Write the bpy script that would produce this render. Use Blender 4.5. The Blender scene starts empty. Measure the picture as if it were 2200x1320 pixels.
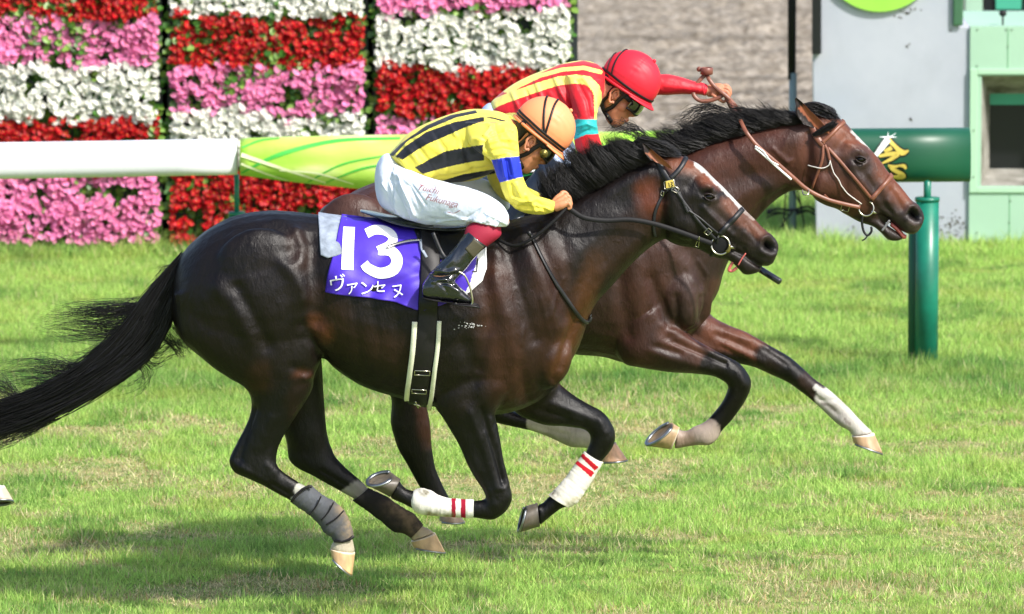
import bpy, bmesh, math, random
import numpy as np
from mathutils import Vector, Matrix
from mathutils.bvhtree import BVHTree
# ------------------------------------------------------------------ camera, sky, sun
scene = bpy.context.scene
F0 = 16500.0; CX, CY = 1100.0, 660.0
TH = math.atan(1960.0/F0); CAM = np.array((0.0, -30.0, 4.8))
camd = bpy.data.cameras.new('camera'); cam = bpy.data.objects.new('camera', camd)
scene.collection.objects.link(cam); scene.camera = cam
camd.sensor_width = 36.0; camd.lens = F0*36.0/2200.0
camd.clip_start = 0.5; camd.clip_end = 2000.0
cam.location = CAM; cam.rotation_euler = (math.pi/2-TH, 0, 0)
camd.dof.use_dof = True; camd.dof.focus_distance = 30.3; camd.dof.aperture_fstop = 6.3
SUN = Vector((0.80, -0.72, 1.08)).normalized()
world = bpy.data.worlds.new("World"); scene.world = world; world.use_nodes = True
nt = world.node_tree; bg = nt.nodes['Background']
sky = nt.nodes.new('ShaderNodeTexSky'); sky.sky_type = 'NISHITA'; sky.sun_disc = False
sky.sun_elevation = math.asin(SUN.z); sky.sun_rotation = math.atan2(SUN.x, SUN.y)
sky.air_density = 1.0; sky.dust_density = 2.5; sky.ozone_density = 1.0
nt.links.new(sky.outputs[0], bg.inputs[0]); bg.inputs[1].default_value = 0.15
sl = bpy.data.lights.new('sun', 'SUN'); sl.energy = 3.9; sl.angle = math.radians(2.6); sl.color = (1.0, 0.96, 0.9)
so = bpy.data.objects.new('sun', sl); scene.collection.objects.link(so)
so.rotation_euler = SUN.to_track_quat('Z', 'Y').to_euler()
scene.view_settings.view_transform = 'Standard'; scene.view_settings.look = 'None'
scene.view_settings.exposure = 0.57; scene.view_settings.gamma = 1.0
random.seed(7); RNG = np.random.default_rng(7)
COL = scene.collection
# ------------------------------------------------------------------ projection helpers (photo pixel <-> place)
FW = np.array((0, math.cos(TH), -math.sin(TH))); UP = np.array((0, math.sin(TH), math.cos(TH)))
def ray(px, py):
    px = np.asarray(px, float); py = np.asarray(py, float)
    u = (px-CX)/F0; v = (CY-py)/F0
    return np.stack([u, FW[1]+v*UP[1], FW[2]+v*UP[2]], -1)
def W(px, py, y=0.0):
    d = ray(px, py); t = (np.asarray(y, float)-CAM[1])/d[..., 1]
    return CAM+d*t[..., None]
def G(px, py, z=0.0):
    d = ray(px, py); t = (z-CAM[2])/d[..., 2]
    return CAM+d*t[..., None]
def P(v):
    q = np.asarray(v, float)-CAM; dep = q@FW
    return CX+F0*q[..., 0]/dep, CY-F0*(q@UP)/dep
def lin(c):
    c = np.asarray(c, float)/255.0
    return np.where(c <= 0.04045, c/12.92, ((c+0.055)/1.055)**2.4)
def L(r, g, b, k=1.0):
    a = lin((r, g, b))*k
    return (float(a[0]), float(a[1]), float(a[2]), 1.0)
# ------------------------------------------------------------------ object helpers
def tag(o, label=None, cat=None, group=None, kind=None):
    if label: o['label'] = label
    if cat: o['category'] = cat
    if group: o['group'] = group
    if kind: o['kind'] = kind
    return o
def empty(name, loc, label, cat, group=None):
    o = bpy.data.objects.new(name, None); o.empty_display_size = 0.1
    COL.objects.link(o); o.location = loc
    return tag(o, label, cat, group)
def link(name, me, mat=None, parent=None, smooth=True):
    o = bpy.data.objects.new(name, me); COL.objects.link(o)
    if mat is not None:
        for m in (mat if isinstance(mat, (list, tuple)) else [mat]): me.materials.append(m)
    if smooth: me.polygons.foreach_set('use_smooth', np.ones(len(me.polygons), bool))
    if parent is not None:
        o.parent = parent
        if parent.parent is None: o.matrix_parent_inverse = Matrix.Translation(parent.location).inverted()
    return o
class MB:
    def __init__(s): s.v = []; s.f = []; s.n = 0; s.m = []
    def add(s, V, Fc, mi=0):
        V = np.asarray(V, float).reshape(-1, 3)
        s.v.append(V); s.f += [tuple(int(i)+s.n for i in f) for f in Fc]; s.m += [mi]*len(Fc); s.n += len(V)
        return s
    def mesh(s, name='m'):
        me = bpy.data.meshes.new(name); V = np.concatenate(s.v)
        me.from_pydata(V.tolist(), [], s.f); me.polygons.foreach_set('material_index', np.array(s.m, np.int32)); me.update(); return me
    def build(s, name, mat=None, parent=None, smooth=True):
        return link(name, s.mesh(name), mat, parent, smooth)
def fast_mesh(name, V, idx, nper):
    me = bpy.data.meshes.new(name); nf = len(idx)//nper
    me.vertices.add(len(V)); me.vertices.foreach_set('co', np.asarray(V, np.float32).ravel())
    me.loops.add(len(idx)); me.loops.foreach_set('vertex_index', np.asarray(idx, np.int32))
    me.polygons.add(nf); me.polygons.foreach_set('loop_start', np.arange(0, len(idx), nper, dtype=np.int32))
    me.update(calc_edges=True)
    return me
def setcol(me, C, name='Col'):
    C = np.asarray(C, np.float32)
    if C.shape[1] == 3: C = np.concatenate([C, np.ones((len(C), 1), np.float32)], 1)
    a = me.color_attributes.new(name, 'FLOAT_COLOR', 'POINT'); a.data.foreach_set('color', C.ravel())
def getco(me):
    a = np.empty(len(me.vertices)*3, np.float32); me.vertices.foreach_get('co', a); return a.reshape(-1, 3).astype(float)
def getno(me):
    a = np.empty(len(me.vertices)*3, np.float32); me.vertices.foreach_get('normal', a); return a.reshape(-1, 3).astype(float)
def crom(A, n):
    A = np.asarray(A, float); K = len(A)
    if K < 3:
        t = np.linspace(0, 1, n+1)[:, None]; return A[0]*(1-t)+A[-1]*t
    out = []
    for i in range(K-1):
        p1, p2 = A[i], A[i+1]
        p0 = A[i-1] if i else 2*p1-p2
        p3 = A[i+2] if i+2 < K else 2*p2-p1
        for k in range(n):
            t = k/n
            out.append(0.5*((2*p1)+(p2-p0)*t+(2*p0-5*p1+4*p2-p3)*t*t+(3*p1-p0-3*p2+p3)*t**3))
    out.append(A[-1]); return np.array(out)
def box(mb, x0, x1, y0, y1, z0, z1, mi=0):
    V = [(x, y, z) for x in (x0, x1) for y in (y0, y1) for z in (z0, z1)]
    mb.add(V, [(0, 1, 3, 2), (4, 6, 7, 5), (0, 4, 5, 1), (2, 3, 7, 6), (0, 2, 6, 4), (1, 5, 7, 3)], mi); return mb
def bevel(o, w=0.004, seg=2):
    m = o.modifiers.new('bevel', 'BEVEL'); m.width = w; m.segments = seg; m.limit_method = 'ANGLE'; return o
def loft(mb, st, yc, sub=5, ring=28, mirror=False, p=2.15, dx=0.0, grow=0.0, mi=0, tilt=None):
    """stations (ax,ay,bx,by,halfdepth[,dy]) in photo pixels on plane yc"""
    S = np.array([tuple(s)+(0,)*(6-len(s)) for s in st], float)
    S = crom(S, sub)
    V = []
    ph = np.linspace(0, 2*np.pi, ring, endpoint=False)
    c, s = np.cos(ph), np.sin(ph)
    c = np.sign(c)*np.abs(c)**(2/p); s = np.sign(s)*np.abs(s)**(2/p)
    for (ax, ay, bx, by, w, dy) in S:
        a = W(ax, ay, yc+dy); b = W(bx, by, yc+dy); mid = (a+b)/2; h = (a-b)/2
        hl = np.linalg.norm(h)+1e-9; h = h*(hl+grow)/hl; w = max(w+grow, 0.002)
        V.append(mid+c[:, None]*h+s[:, None]*w*np.array((0, 1, 0)))
    V = np.array(V); K = len(V)
    if mirror: V[..., 1] = 2*mirror_y[0]-V[..., 1]
    V[..., 0] += dx
    c0 = V[0].mean(0); c1 = V[-1].mean(0); V = V.reshape(-1, 3)
    Fc = []
    for i in range(K-1):
        for j in range(ring):
            a = i*ring+j; b = i*ring+(j+1) % ring
            Fc.append((a, b, b+ring, a+ring))
    n = len(V); V = np.vstack([V, c0, c1])
    Fc += [(n, (j+1) % ring, j) for j in range(ring)]+[(n+1, (K-1)*ring+j, (K-1)*ring+(j+1) % ring) for j in range(ring)]
    if mirror: Fc = [tuple(reversed(f)) for f in Fc]
    mb.add(V, Fc, mi); return mb
mirror_y = [0.0]
def tube(mb, pts, rad, ring=10, mi=0, cap=True, flat=1.0, up=(0, 1, 0), ck=0.5):
    pts = np.asarray(pts, float); K = len(pts)
    if np.isscalar(rad): rad = [rad]*K
    T = np.gradient(pts, axis=0); T /= np.linalg.norm(T, axis=1)[:, None]+1e-12
    up = np.asarray(up, float); V = []
    ph = np.linspace(0, 2*np.pi, ring, endpoint=False)
    for i in range(K):
        n = np.cross(T[i], up); l = np.linalg.norm(n)
        n = n/l if l > 1e-4 else np.array((1, 0, 0.)); b = np.cross(n, T[i])
        V.append(pts[i]+rad[i]*(np.cos(ph)[:, None]*n+flat*np.sin(ph)[:, None]*b))
    V = np.array(V).reshape(-1, 3); Fc = []
    for i in range(K-1):
        for j in range(ring):
            a = i*ring+j; b = i*ring+(j+1) % ring; Fc.append((a, a+ring, b+ring, b))
    if cap:
        n = len(V); V = np.vstack([V, pts[0]-T[0]*rad[0]*ck, pts[-1]+T[-1]*rad[-1]*ck])
        Fc += [(n, j, (j+1) % ring) for j in range(ring)]+[(n+1, (K-1)*ring+(j+1) % ring, (K-1)*ring+j) for j in range(ring)]
    mb.add(V, Fc, mi); return mb
def ell(mb, c, r, seg=20, rings=12, R=None, mi=0, zmin=-1.0):
    th = np.linspace(0, np.pi, rings+1); ph = np.linspace(0, 2*np.pi, seg, endpoint=False)
    V = np.array([(np.sin(t)*np.cos(q), np.sin(t)*np.sin(q), max(np.cos(t), zmin)) for t in th for q in ph])*np.asarray(r)
    if R is not None: V = V@np.asarray(R).T
    V = V+np.asarray(c)
    Fc = [(i*seg+j, (i+1)*seg+j, (i+1)*seg+(j+1) % seg, i*seg+(j+1) % seg) for i in range(rings) for j in range(seg)]
    mb.add(V, Fc, mi); return mb
def remesh(mb, vox, smooth=6, fac=0.5):
    me = mb.mesh('tmp'); o = bpy.data.objects.new('tmp', me); COL.objects.link(o)
    m = o.modifiers.new('r', 'REMESH'); m.mode = 'VOXEL'; m.voxel_size = vox; m.adaptivity = 0
    if smooth:
        s = o.modifiers.new('s', 'SMOOTH'); s.factor = fac; s.iterations = smooth
    dg = bpy.context.evaluated_depsgraph_get(); dg.update()
    out = bpy.data.meshes.new_from_object(o.evaluated_get(dg))
    bpy.data.objects.remove(o); bpy.data.meshes.remove(me); out.materials.clear(); return out
def dpoly(px, py, pts):
    pts = np.asarray(pts, float); d = np.full(np.shape(px), 1e9)
    if len(pts) == 1: return np.hypot(px-pts[0][0], py-pts[0][1])
    for (x0, y0), (x1, y1) in zip(pts[:-1], pts[1:]):
        L2 = (x1-x0)**2+(y1-y0)**2+1e-9
        t = np.clip(((px-x0)*(x1-x0)+(py-y0)*(y1-y0))/L2, 0, 1)
        d = np.minimum(d, np.hypot(px-x0-t*(x1-x0), py-y0-t*(y1-y0)))
    return d
def inpoly(px, py, poly):
    poly = np.asarray(poly, float); r = np.zeros(np.shape(px), bool); j = len(poly)-1
    for i in range(len(poly)):
        xi, yi = poly[i]; xj, yj = poly[j]
        c = ((yi > py) != (yj > py)) & (px < (xj-xi)*(py-yi)/((yj-yi) if yj != yi else 1e-9)+xi)
        r ^= c; j = i
    return r
def sst(a, b, x):
    t = np.clip((x-a)/(b-a), 0, 1); return t*t*(3-2*t)
def relief(me, strokes, ymin=-9, ymax=9, both=None):
    """raise or sink the surface sideways along pencil strokes given in photo pixels; both=centre y: same on the far flank"""
    for far in ((False,) if both is None else (False, True)):
        V = getco(me); N = getno(me); Q = V.copy()
        if far: Q[:, 1] = 2*both-Q[:, 1]
        px, py = P(Q); ny = N[:, 1]*(-1 if far else 1)
        wgt = np.clip(-ny*1.6, 0, 1); D = np.zeros(len(V))
        for s in strokes:
            pts, r, amp = s[:3]; k = np.exp(-(dpoly(px, py, pts)/r)**2)*amp
            if len(s) > 3: k = k*((Q[:, 1] > s[3]) & (Q[:, 1] < s[4]))
            D += k
        D *= wgt*((V[:, 1] > ymin) & (V[:, 1] < ymax))
        V += N*D[:, None]; me.vertices.foreach_set('co', V.astype(np.float32).ravel()); me.update()
def lapl_noise(V, scale, seed=0, octv=2):
    """cheap value noise, vectorised"""
    out = np.zeros(len(V)); amp = 1.0; tot = 0
    for o in range(octv):
        q = np.asarray(V)*scale*(2**o)+seed*17.3; i = np.floor(q).astype(np.int64); f = q-i; f = f*f*(3-2*f)
        r = 0
        for a in (0, 1):
            for b in (0, 1):
                for c in (0, 1):
                    h = (i[:, 0]+a)*374761393+(i[:, 1]+b)*668265263+(i[:, 2]+c)*2147483647+seed*9176
                    h = (h ^ (h >> 13))*1274126177; h = (h ^ (h >> 16)) & 0xffff
                    w = (f[:, 0] if a else 1-f[:, 0])*(f[:, 1] if b else 1-f[:, 1])*(f[:, 2] if c else 1-f[:, 2])
                    r = r+w*h/65535.0
        out += amp*(r*2-1); tot += amp; amp *= 0.5
    return out/tot
def BV(objs):
    vs = []; fs = []; n = 0
    for o in objs:
        me = o if isinstance(o, bpy.types.Mesh) else o.data
        V = getco(me); vs += [Vector(v) for v in V]
        fs += [tuple(i+n for i in p.vertices) for p in me.polygons]; n += len(V)
    return BVHTree.FromPolygons(vs, fs)
def hit(bv, px, py, off, dflt):
    d = Vector(ray(px, py)).normalized(); r = bv.ray_cast(Vector(CAM), d)
    if r[0] is None:
        return np.array(W(px, py, dflt)), np.array((0, -1., 0))
    n = np.array(r[1]); n = n if n@np.array(d) < 0 else -n
    return np.array(r[0])+n*off, n
def ribbon(mb, pts, nor, w, th, mi=0, closed=False):
    pts = np.asarray(pts, float); nor = np.asarray(nor, float); K = len(pts)
    T = np.gradient(pts, axis=0)
    if closed: T = np.roll(pts, -1, 0)-np.roll(pts, 1, 0)
    T /= np.linalg.norm(T, axis=1)[:, None]+1e-12
    B = np.cross(T, nor); B /= np.linalg.norm(B, axis=1)[:, None]+1e-12; N = np.cross(B, T)
    w = (np.full(K, w) if np.isscalar(w) else np.asarray(w))[:, None]/2
    V = np.stack([pts-B*w, pts-B*w*0.85+N*th, pts+B*w*0.85+N*th, pts+B*w, pts+B*w*0.85-N*th*0.3, pts-B*w*0.85-N*th*0.3], 1).reshape(-1, 3)
    Fc = []; R = 6
    for i in range(K if closed else K-1):
        for j in range(R):
            a = i*R+j; b = i*R+(j+1) % R; k = ((i+1) % K)*R
            Fc.append((a, b, k+(j+1) % R, k+j))
    if not closed: Fc += [tuple(range(R))[::-1], tuple((K-1)*R+j for j in range(R))]
    mb.add(V, Fc, mi)
def strap(mb, pts, w, th=0.003, bv=None, off=0.002, y=None, yc=None, n=8, mi=0, smoothn=2):
    """pts: (px,py[,y]); when bv is given and no y the strap lies on the surface"""
    A = np.array([(p[0], p[1], (p[2] if len(p) > 2 else (y if y is not None else np.nan))) for p in pts], float)
    has = np.isnan(A[:, 2]); B = A.copy(); B[has, 2] = 0
    C = crom(B[:, :2], n); src = np.repeat(np.arange(len(A)-1), n).tolist()+[len(A)-1] if len(A) >= 3 else [0]*(n+1)
    Y = np.full(len(C), np.nan)
    if not has.all():
        k = np.linspace(0, len(A)-1, len(C)); good = np.where(~has)[0]
        Yi = np.interp(k, np.arange(len(A)), np.where(has, np.nan, A[:, 2])) if not has.any() else np.full(len(C), np.nan)
        if has.any():
            for j in range(len(C)):
                a = int(math.floor(k[j])); b = min(a+1, len(A)-1)
                if not has[a] and not has[b]: Yi[j] = A[a, 2]+(A[b, 2]-A[a, 2])*(k[j]-a)
        Y = Yi
    pp = []; nn = []
    dfl = y if y is not None else (yc or 0)
    for (x_, y_), yy in zip(C, Y):
        if np.isnan(yy) and bv is not None:
            p_, n_ = hit(bv, x_, y_, off, pp[-1][1] if pp else dfl)
        else:
            p_, n_ = W(x_, y_, 0 if np.isnan(yy) else yy), np.array((0, -1., 0.25))
        pp.append(p_); nn.append(n_)
    pp = np.array(pp); nn = np.array(nn)
    for _ in range(smoothn):
        pp[1:-1] = pp[1:-1]*0.5+(pp[:-2]+pp[2:])*0.25; nn[1:-1] = nn[1:-1]*0.5+(nn[:-2]+nn[2:])*0.25
    ribbon(mb, pp, nn, w, th, mi)
    if yc is not None:
        p2 = pp.copy(); p2[:, 1] = 2*yc-p2[:, 1]; n2 = nn.copy(); n2[:, 1] *= -1
        ribbon(mb, p2[::-1], n2[::-1], w, th, mi)
    return pp, nn
def stroke2d(pts, w, n=10, rnd=True):
    """thick rounded pen stroke in pixel space -> verts, faces"""
    C = crom(pts, n) if len(pts) > 2 else np.linspace(pts[0], pts[1], 12)
    C = np.array(C, float); wv = np.full(len(C), w/2.0) if np.isscalar(w) else np.interp(np.linspace(0, 1, len(C)), np.linspace(0, 1, len(w)), w)/2
    T = np.gradient(C, axis=0); T /= np.linalg.norm(T, axis=1)[:, None]+1e-9; N = np.stack([-T[:, 1], T[:, 0]], 1)
    V = []; Fc = []; m = 5
    for i in range(len(C)):
        for k in np.linspace(-1, 1, m): V.append(C[i]+N[i]*k*wv[i])
    for i in range(len(C)-1):
        for k in range(m-1): a = i*m+k; Fc.append((a, a+1, a+m+1, a+m))
    return np.array(V), Fc
def decal(name, parts2d, bv, mat, parent, off=0.0025, dfl=0.0):
    mb = MB()
    for V2, Fc in parts2d:
        V = [hit(bv, x, y, off, dfl)[0] for x, y in V2]; mb.add(V, Fc)
    return mb.build(name, mat, parent, smooth=False)
FONT = {}
def text2d(s, size, x0, y0, ang=0.0, shear=0.0, bold=0.0, align='LEFT'):
    """outlines of a string as flat px polygons, baseline starting at x0,y0 (y down)"""
    cu = bpy.data.curves.new('t', 'FONT'); cu.body = s; cu.size = size; cu.shear = shear; cu.offset = bold; cu.align_x = align
    cu.resolution_u = 4
    o = bpy.data.objects.new('t', cu); COL.objects.link(o); dg = bpy.context.evaluated_depsgraph_get(); dg.update()
    me = bpy.data.meshes.new_from_object(o.evaluated_get(dg)); V = getco(me)[:, :2]; Fc = [tuple(p.vertices) for p in me.polygons]
    bpy.data.objects.remove(o); bpy.data.curves.remove(cu); bpy.data.meshes.remove(me)
    if len(V) == 0: return V, Fc
    a = math.radians(ang); X = V[:, 0]*math.cos(a)+V[:, 1]*math.sin(a); Y = -V[:, 1]*math.cos(a)+V[:, 0]*math.sin(a)
    return np.stack([X+x0, Y+y0], 1), Fc
# ------------------------------------------------------------------ materials
def mat(name, col=None, rough=0.6, spec=0.4, attr=None, noise=0.0, nscale=8.0, bump=0.0, bscale=60.0, metal=0.0, coat=0.0, sheen=0.0, trans=0.0, stretch=None, croug=0.1, bdist=0.01, col2=None):
    m = bpy.data.materials.new(name); m.use_nodes = True; n = m.node_tree; ns = n.nodes; b = ns['Principled BSDF']
    b.inputs['Roughness'].default_value = rough; b.inputs['Specular IOR Level'].default_value = spec
    b.inputs['Metallic'].default_value = metal; b.inputs['Coat Weight'].default_value = coat
    b.inputs['Coat Roughness'].default_value = croug
    b.inputs['Sheen Weight'].default_value = sheen
    tc = ns.new('ShaderNodeTexCoord'); src = tc.outputs['Object']
    if stretch:
        mp = ns.new('ShaderNodeMapping'); mp.inputs['Scale'].default_value = stretch; n.links.new(src, mp.inputs[0]); src = mp.outputs[0]
    if attr:
        a = ns.new('ShaderNodeAttribute'); a.attribute_name = attr; c = a.outputs['Color']
    else:
        r = ns.new('ShaderNodeRGB'); r.outputs[0].default_value = col; c = r.outputs[0]
    if col2 is not None or noise > 0:
        t = ns.new('ShaderNodeTexNoise'); t.inputs['Scale'].default_value = nscale; t.inputs['Detail'].default_value = 6
        n.links.new(src, t.inputs['Vector'])
        rp = ns.new('ShaderNodeMapRange'); rp.inputs[1].default_value = 0.3; rp.inputs[2].default_value = 0.7
        n.links.new(t.outputs['Fac'], rp.inputs[0])
        if col2 is not None:
            mx = ns.new('ShaderNodeMix'); mx.data_type = 'RGBA'; n.links.new(rp.outputs[0], mx.inputs[0])
            n.links.new(c, mx.inputs[6]); mx.inputs[7].default_value = col2; c = mx.outputs[2]
        if noise > 0:
            rp2 = ns.new('ShaderNodeMapRange'); rp2.inputs[1].default_value = 0.3; rp2.inputs[2].default_value = 0.7
            rp2.inputs[3].default_value = 1-noise; rp2.inputs[4].default_value = 1+noise; n.links.new(t.outputs['Fac'], rp2.inputs[0])
            vm = ns.new('ShaderNodeVectorMath'); vm.operation = 'SCALE'; n.links.new(c, vm.inputs[0]); n.links.new(rp2.outputs[0], vm.inputs[3]); c = vm.outputs[0]
    n.links.new(c, b.inputs['Base Color'])
    if bump > 0:
        t2 = ns.new('ShaderNodeTexNoise'); t2.inputs['Scale'].default_value = bscale; t2.inputs['Detail'].default_value = 5
        n.links.new(src, t2.inputs['Vector'])
        bp = ns.new('ShaderNodeBump'); bp.inputs['Strength'].default_value = bump; bp.inputs['Distance'].default_value = bdist
        n.links.new(t2.outputs['Fac'], bp.inputs['Height']); n.links.new(bp.outputs[0], b.inputs['Normal'])
    if trans > 0:
        tr = ns.new('ShaderNodeBsdfTranslucent'); mi = ns.new('ShaderNodeMixShader'); mi.inputs[0].default_value = trans
        n.links.new(c, tr.inputs[0]); n.links.new(b.outputs[0], mi.inputs[1]); n.links.new(tr.outputs[0], mi.inputs[2])
        n.links.new(mi.outputs[0], ns['Material Output'].inputs[0])
    return m
M = {}
def coat_mat():
    m = mat('horse_coat', attr='Col', rough=0.4, spec=0.29, noise=0.3, nscale=11); n = m.node_tree; ns = n.nodes; b = ns['Principled BSDF']
    tc = ns.new('ShaderNodeTexCoord'); mp = ns.new('ShaderNodeMapping'); mp.inputs['Scale'].default_value = (1, 1, 0.45); mp.inputs['Rotation'].default_value = (0, 0.5, 0); n.links.new(tc.outputs['Object'], mp.inputs[0])
    def noi(sc, det, ro=.6):
        t = ns.new('ShaderNodeTexNoise'); t.inputs['Scale'].default_value = sc; t.inputs['Detail'].default_value = det; t.inputs['Roughness'].default_value = ro; n.links.new(mp.outputs[0], t.inputs[0]); return t.outputs['Fac']
    r = ns.new('ShaderNodeMapRange'); r.inputs[1].default_value = .35; r.inputs[2].default_value = .65; r.inputs[3].default_value = .32; r.inputs[4].default_value = .52; n.links.new(noi(14, 8, .7), r.inputs[0]); n.links.new(r.outputs[0], b.inputs['Roughness'])
    # raised veins and skin folds, then the lie of the short hair
    v = noi(13, 3, .5); a = ns.new('ShaderNodeMath'); a.operation = 'SUBTRACT'; a.inputs[1].default_value = .5; n.links.new(v, a.inputs[0]); a2 = ns.new('ShaderNodeMath'); a2.operation = 'ABSOLUTE'; n.links.new(a.outputs[0], a2.inputs[0])
    a3 = ns.new('ShaderNodeMapRange'); a3.inputs[1].default_value = 0; a3.inputs[2].default_value = .035; a3.inputs[3].default_value = 1; a3.inputs[4].default_value = 0; a3.interpolation_type = 'SMOOTHSTEP'; n.links.new(a2.outputs[0], a3.inputs[0])
    b1 = ns.new('ShaderNodeBump'); b1.inputs['Strength'].default_value = .14; b1.inputs['Distance'].default_value = .003; n.links.new(a3.outputs[0], b1.inputs['Height'])
    b2 = ns.new('ShaderNodeBump'); b2.inputs['Strength'].default_value = .5; b2.inputs['Distance'].default_value = .005; n.links.new(noi(60, 6, .75), b2.inputs['Height']); n.links.new(b1.outputs[0], b2.inputs['Normal'])
    b3 = ns.new('ShaderNodeBump'); b3.inputs['Strength'].default_value = .45; b3.inputs['Distance'].default_value = .02; n.links.new(noi(9, 4, .6), b3.inputs['Height']); n.links.new(b2.outputs[0], b3.inputs['Normal']); n.links.new(b3.outputs[0], b.inputs['Normal'])
    return m
M['coat'] = coat_mat()
M['hair'] = mat('black_hair', L(20, 18, 20), rough=0.42, spec=0.4)
M['silk'] = mat('silk', attr='Col', rough=0.5, spec=0.35, noise=0.05, nscale=20, bump=0.5, bscale=24, sheen=0.1, bdist=0.01)
M['cloth'] = mat('breeches_cloth', L(222, 230, 246), rough=0.6, spec=0.3, bump=0.5, bscale=26, bdist=0.01)
M['skin'] = mat('skin', attr='Col', rough=0.5, spec=0.4, noise=0.08, nscale=40, bump=0.1, bscale=200, bdist=0.001)
M['cap'] = mat('cap_cover', attr='Col', rough=0.5, spec=0.35, bump=0.2, bscale=60, stretch=(1, 1, 1), bdist=0.002)
M['black'] = mat('black_band', L(24, 22, 24), rough=0.5, spec=0.35, noise=0.2, nscale=30)
M['black_leather'] = mat('black_leather', L(22, 23, 27), rough=0.48, spec=0.5, bump=0.15, bscale=90, bdist=0.002, noise=0.2, nscale=20)
M['rein'] = mat('rein_leather', L(18, 18, 20), rough=0.6, spec=0.22, noise=0.2, nscale=25)
M['patent'] = mat('patent_leather', L(22, 25, 32), rough=0.14, spec=0.7, coat=0.6, croug=0.05, bump=0.7, bscale=17, bdist=0.012)
M['tan_leather'] = mat('tan_leather', L(122, 76, 58), rough=0.4, spec=0.45, noise=0.2, nscale=25, bump=0.15, bscale=100, bdist=0.002)
M['steel'] = mat('steel', L(190, 185, 170), rough=0.22, metal=1.0)
M['shoe'] = mat('horse_shoe', L(150, 155, 160), rough=0.35, metal=0.9, noise=0.3, nscale=40)
M['hoof'] = mat('hoof_horn', attr='Col', rough=0.42, spec=0.45, noise=0.25, nscale=35, bump=0.2, bscale=80, stretch=(1, 1, 0.4), bdist=0.003)
M['bandage'] = mat('bandage', attr='Col', rough=0.8, spec=0.2, noise=0.12, nscale=18, bump=0.5, bscale=60, stretch=(1, 1, 1), bdist=0.004)
M['purple'] = mat('number_cloth', L(74, 48, 178), rough=0.55, spec=0.3, bump=0.35, bscale=12, bdist=0.012, noise=0.08, nscale=6)
M['white_print'] = mat('white_print', L(245, 245, 245), rough=0.55)
M['white_pad'] = mat('white_pad', L(140, 150, 164), rough=0.6, noise=0.3, nscale=30, bump=0.5, bscale=70, bdist=0.004)
M['goggle'] = mat('goggle_lens', L(22, 24, 20), rough=0.06, spec=0.9, coat=1.0, croug=0.03)
M['brass'] = mat('dull_brass', L(120, 112, 60), rough=0.35, metal=0.7)
M['eye'] = mat('eye', L(14, 9, 8), rough=0.12, spec=0.35)
M['pink_skin'] = mat('pink_mouth', L(190, 95, 90), rough=0.3, spec=0.6)
M['print_red'] = mat('thin_print', L(140, 80, 85), rough=0.6)
# ------------------------------------------------------------------ ground
def ground_mat(name, cols, scales, rough=0.95, bump=0.6, bscale=12, furrow=False, bd=0.05):
    m = bpy.data.materials.new(name); m.use_nodes = True; n = m.node_tree; ns = n.nodes; b = ns['Principled BSDF']
    b.inputs['Roughness'].default_value = rough; b.inputs['Specular IOR Level'].default_value = 0.15
    tc = ns.new('ShaderNodeTexCoord'); c = None
    for k, (col, sc) in enumerate(zip(cols, scales)):
        if c is None:
            r = ns.new('ShaderNodeRGB'); r.outputs[0].default_value = col; c = r.outputs[0]; continue
        t = ns.new('ShaderNodeTexNoise'); t.inputs['Scale'].default_value = sc; t.inputs['Detail'].default_value = 7; t.inputs['Roughness'].default_value = 0.65
        n.links.new(tc.outputs['Object'], t.inputs['Vector'])
        rp = ns.new('ShaderNodeMapRange'); rp.inputs[1].default_value = 0.42; rp.inputs[2].default_value = 0.62; n.links.new(t.outputs['Fac'], rp.inputs[0])
        mx = ns.new('ShaderNodeMix'); mx.data_type = 'RGBA'; n.links.new(rp.outputs[0], mx.inputs[0]); n.links.new(c, mx.inputs[6]); mx.inputs[7].default_value = col; c = mx.outputs[2]
    n.links.new(c, b.inputs['Base Color'])
    t = ns.new('ShaderNodeTexNoise'); t.inputs['Scale'].default_value = bscale; t.inputs['Roughness'].default_value = .7; t.inputs['Detail'].default_value = 8; n.links.new(tc.outputs['Object'], t.inputs['Vector'])
    bp = ns.new('ShaderNodeBump'); bp.inputs['Strength'].default_value = bump; bp.inputs['Distance'].default_value = bd
    n.links.new(t.outputs['Fac'], bp.inputs['Height']); n.links.new(bp.outputs[0], b.inputs['Normal'])
    return m
M['turf'] = ground_mat('turf_soil', [L(136, 158, 82), L(176, 162, 116), L(92, 126, 54)], [1, 3.5, 9])
M['dirt'] = ground_mat('dirt_track', [L(160, 151, 137), L(140, 131, 117), L(178, 169, 156), L(118, 109, 96)], [1, 2.0, 11, 16], bump=1.0, bscale=7, bd=0.06)
mb = MB(); mb.add([(-400, -60, -0.004), (400, -60, -0.004), (400, 900, -0.004), (-400, 900, -0.004)], [(0, 1, 2, 3)])
tag(mb.build('ground', M['turf'], smooth=False), 'mown green turf of the racecourse reaching past the rail', 'ground', kind='structure')
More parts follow.
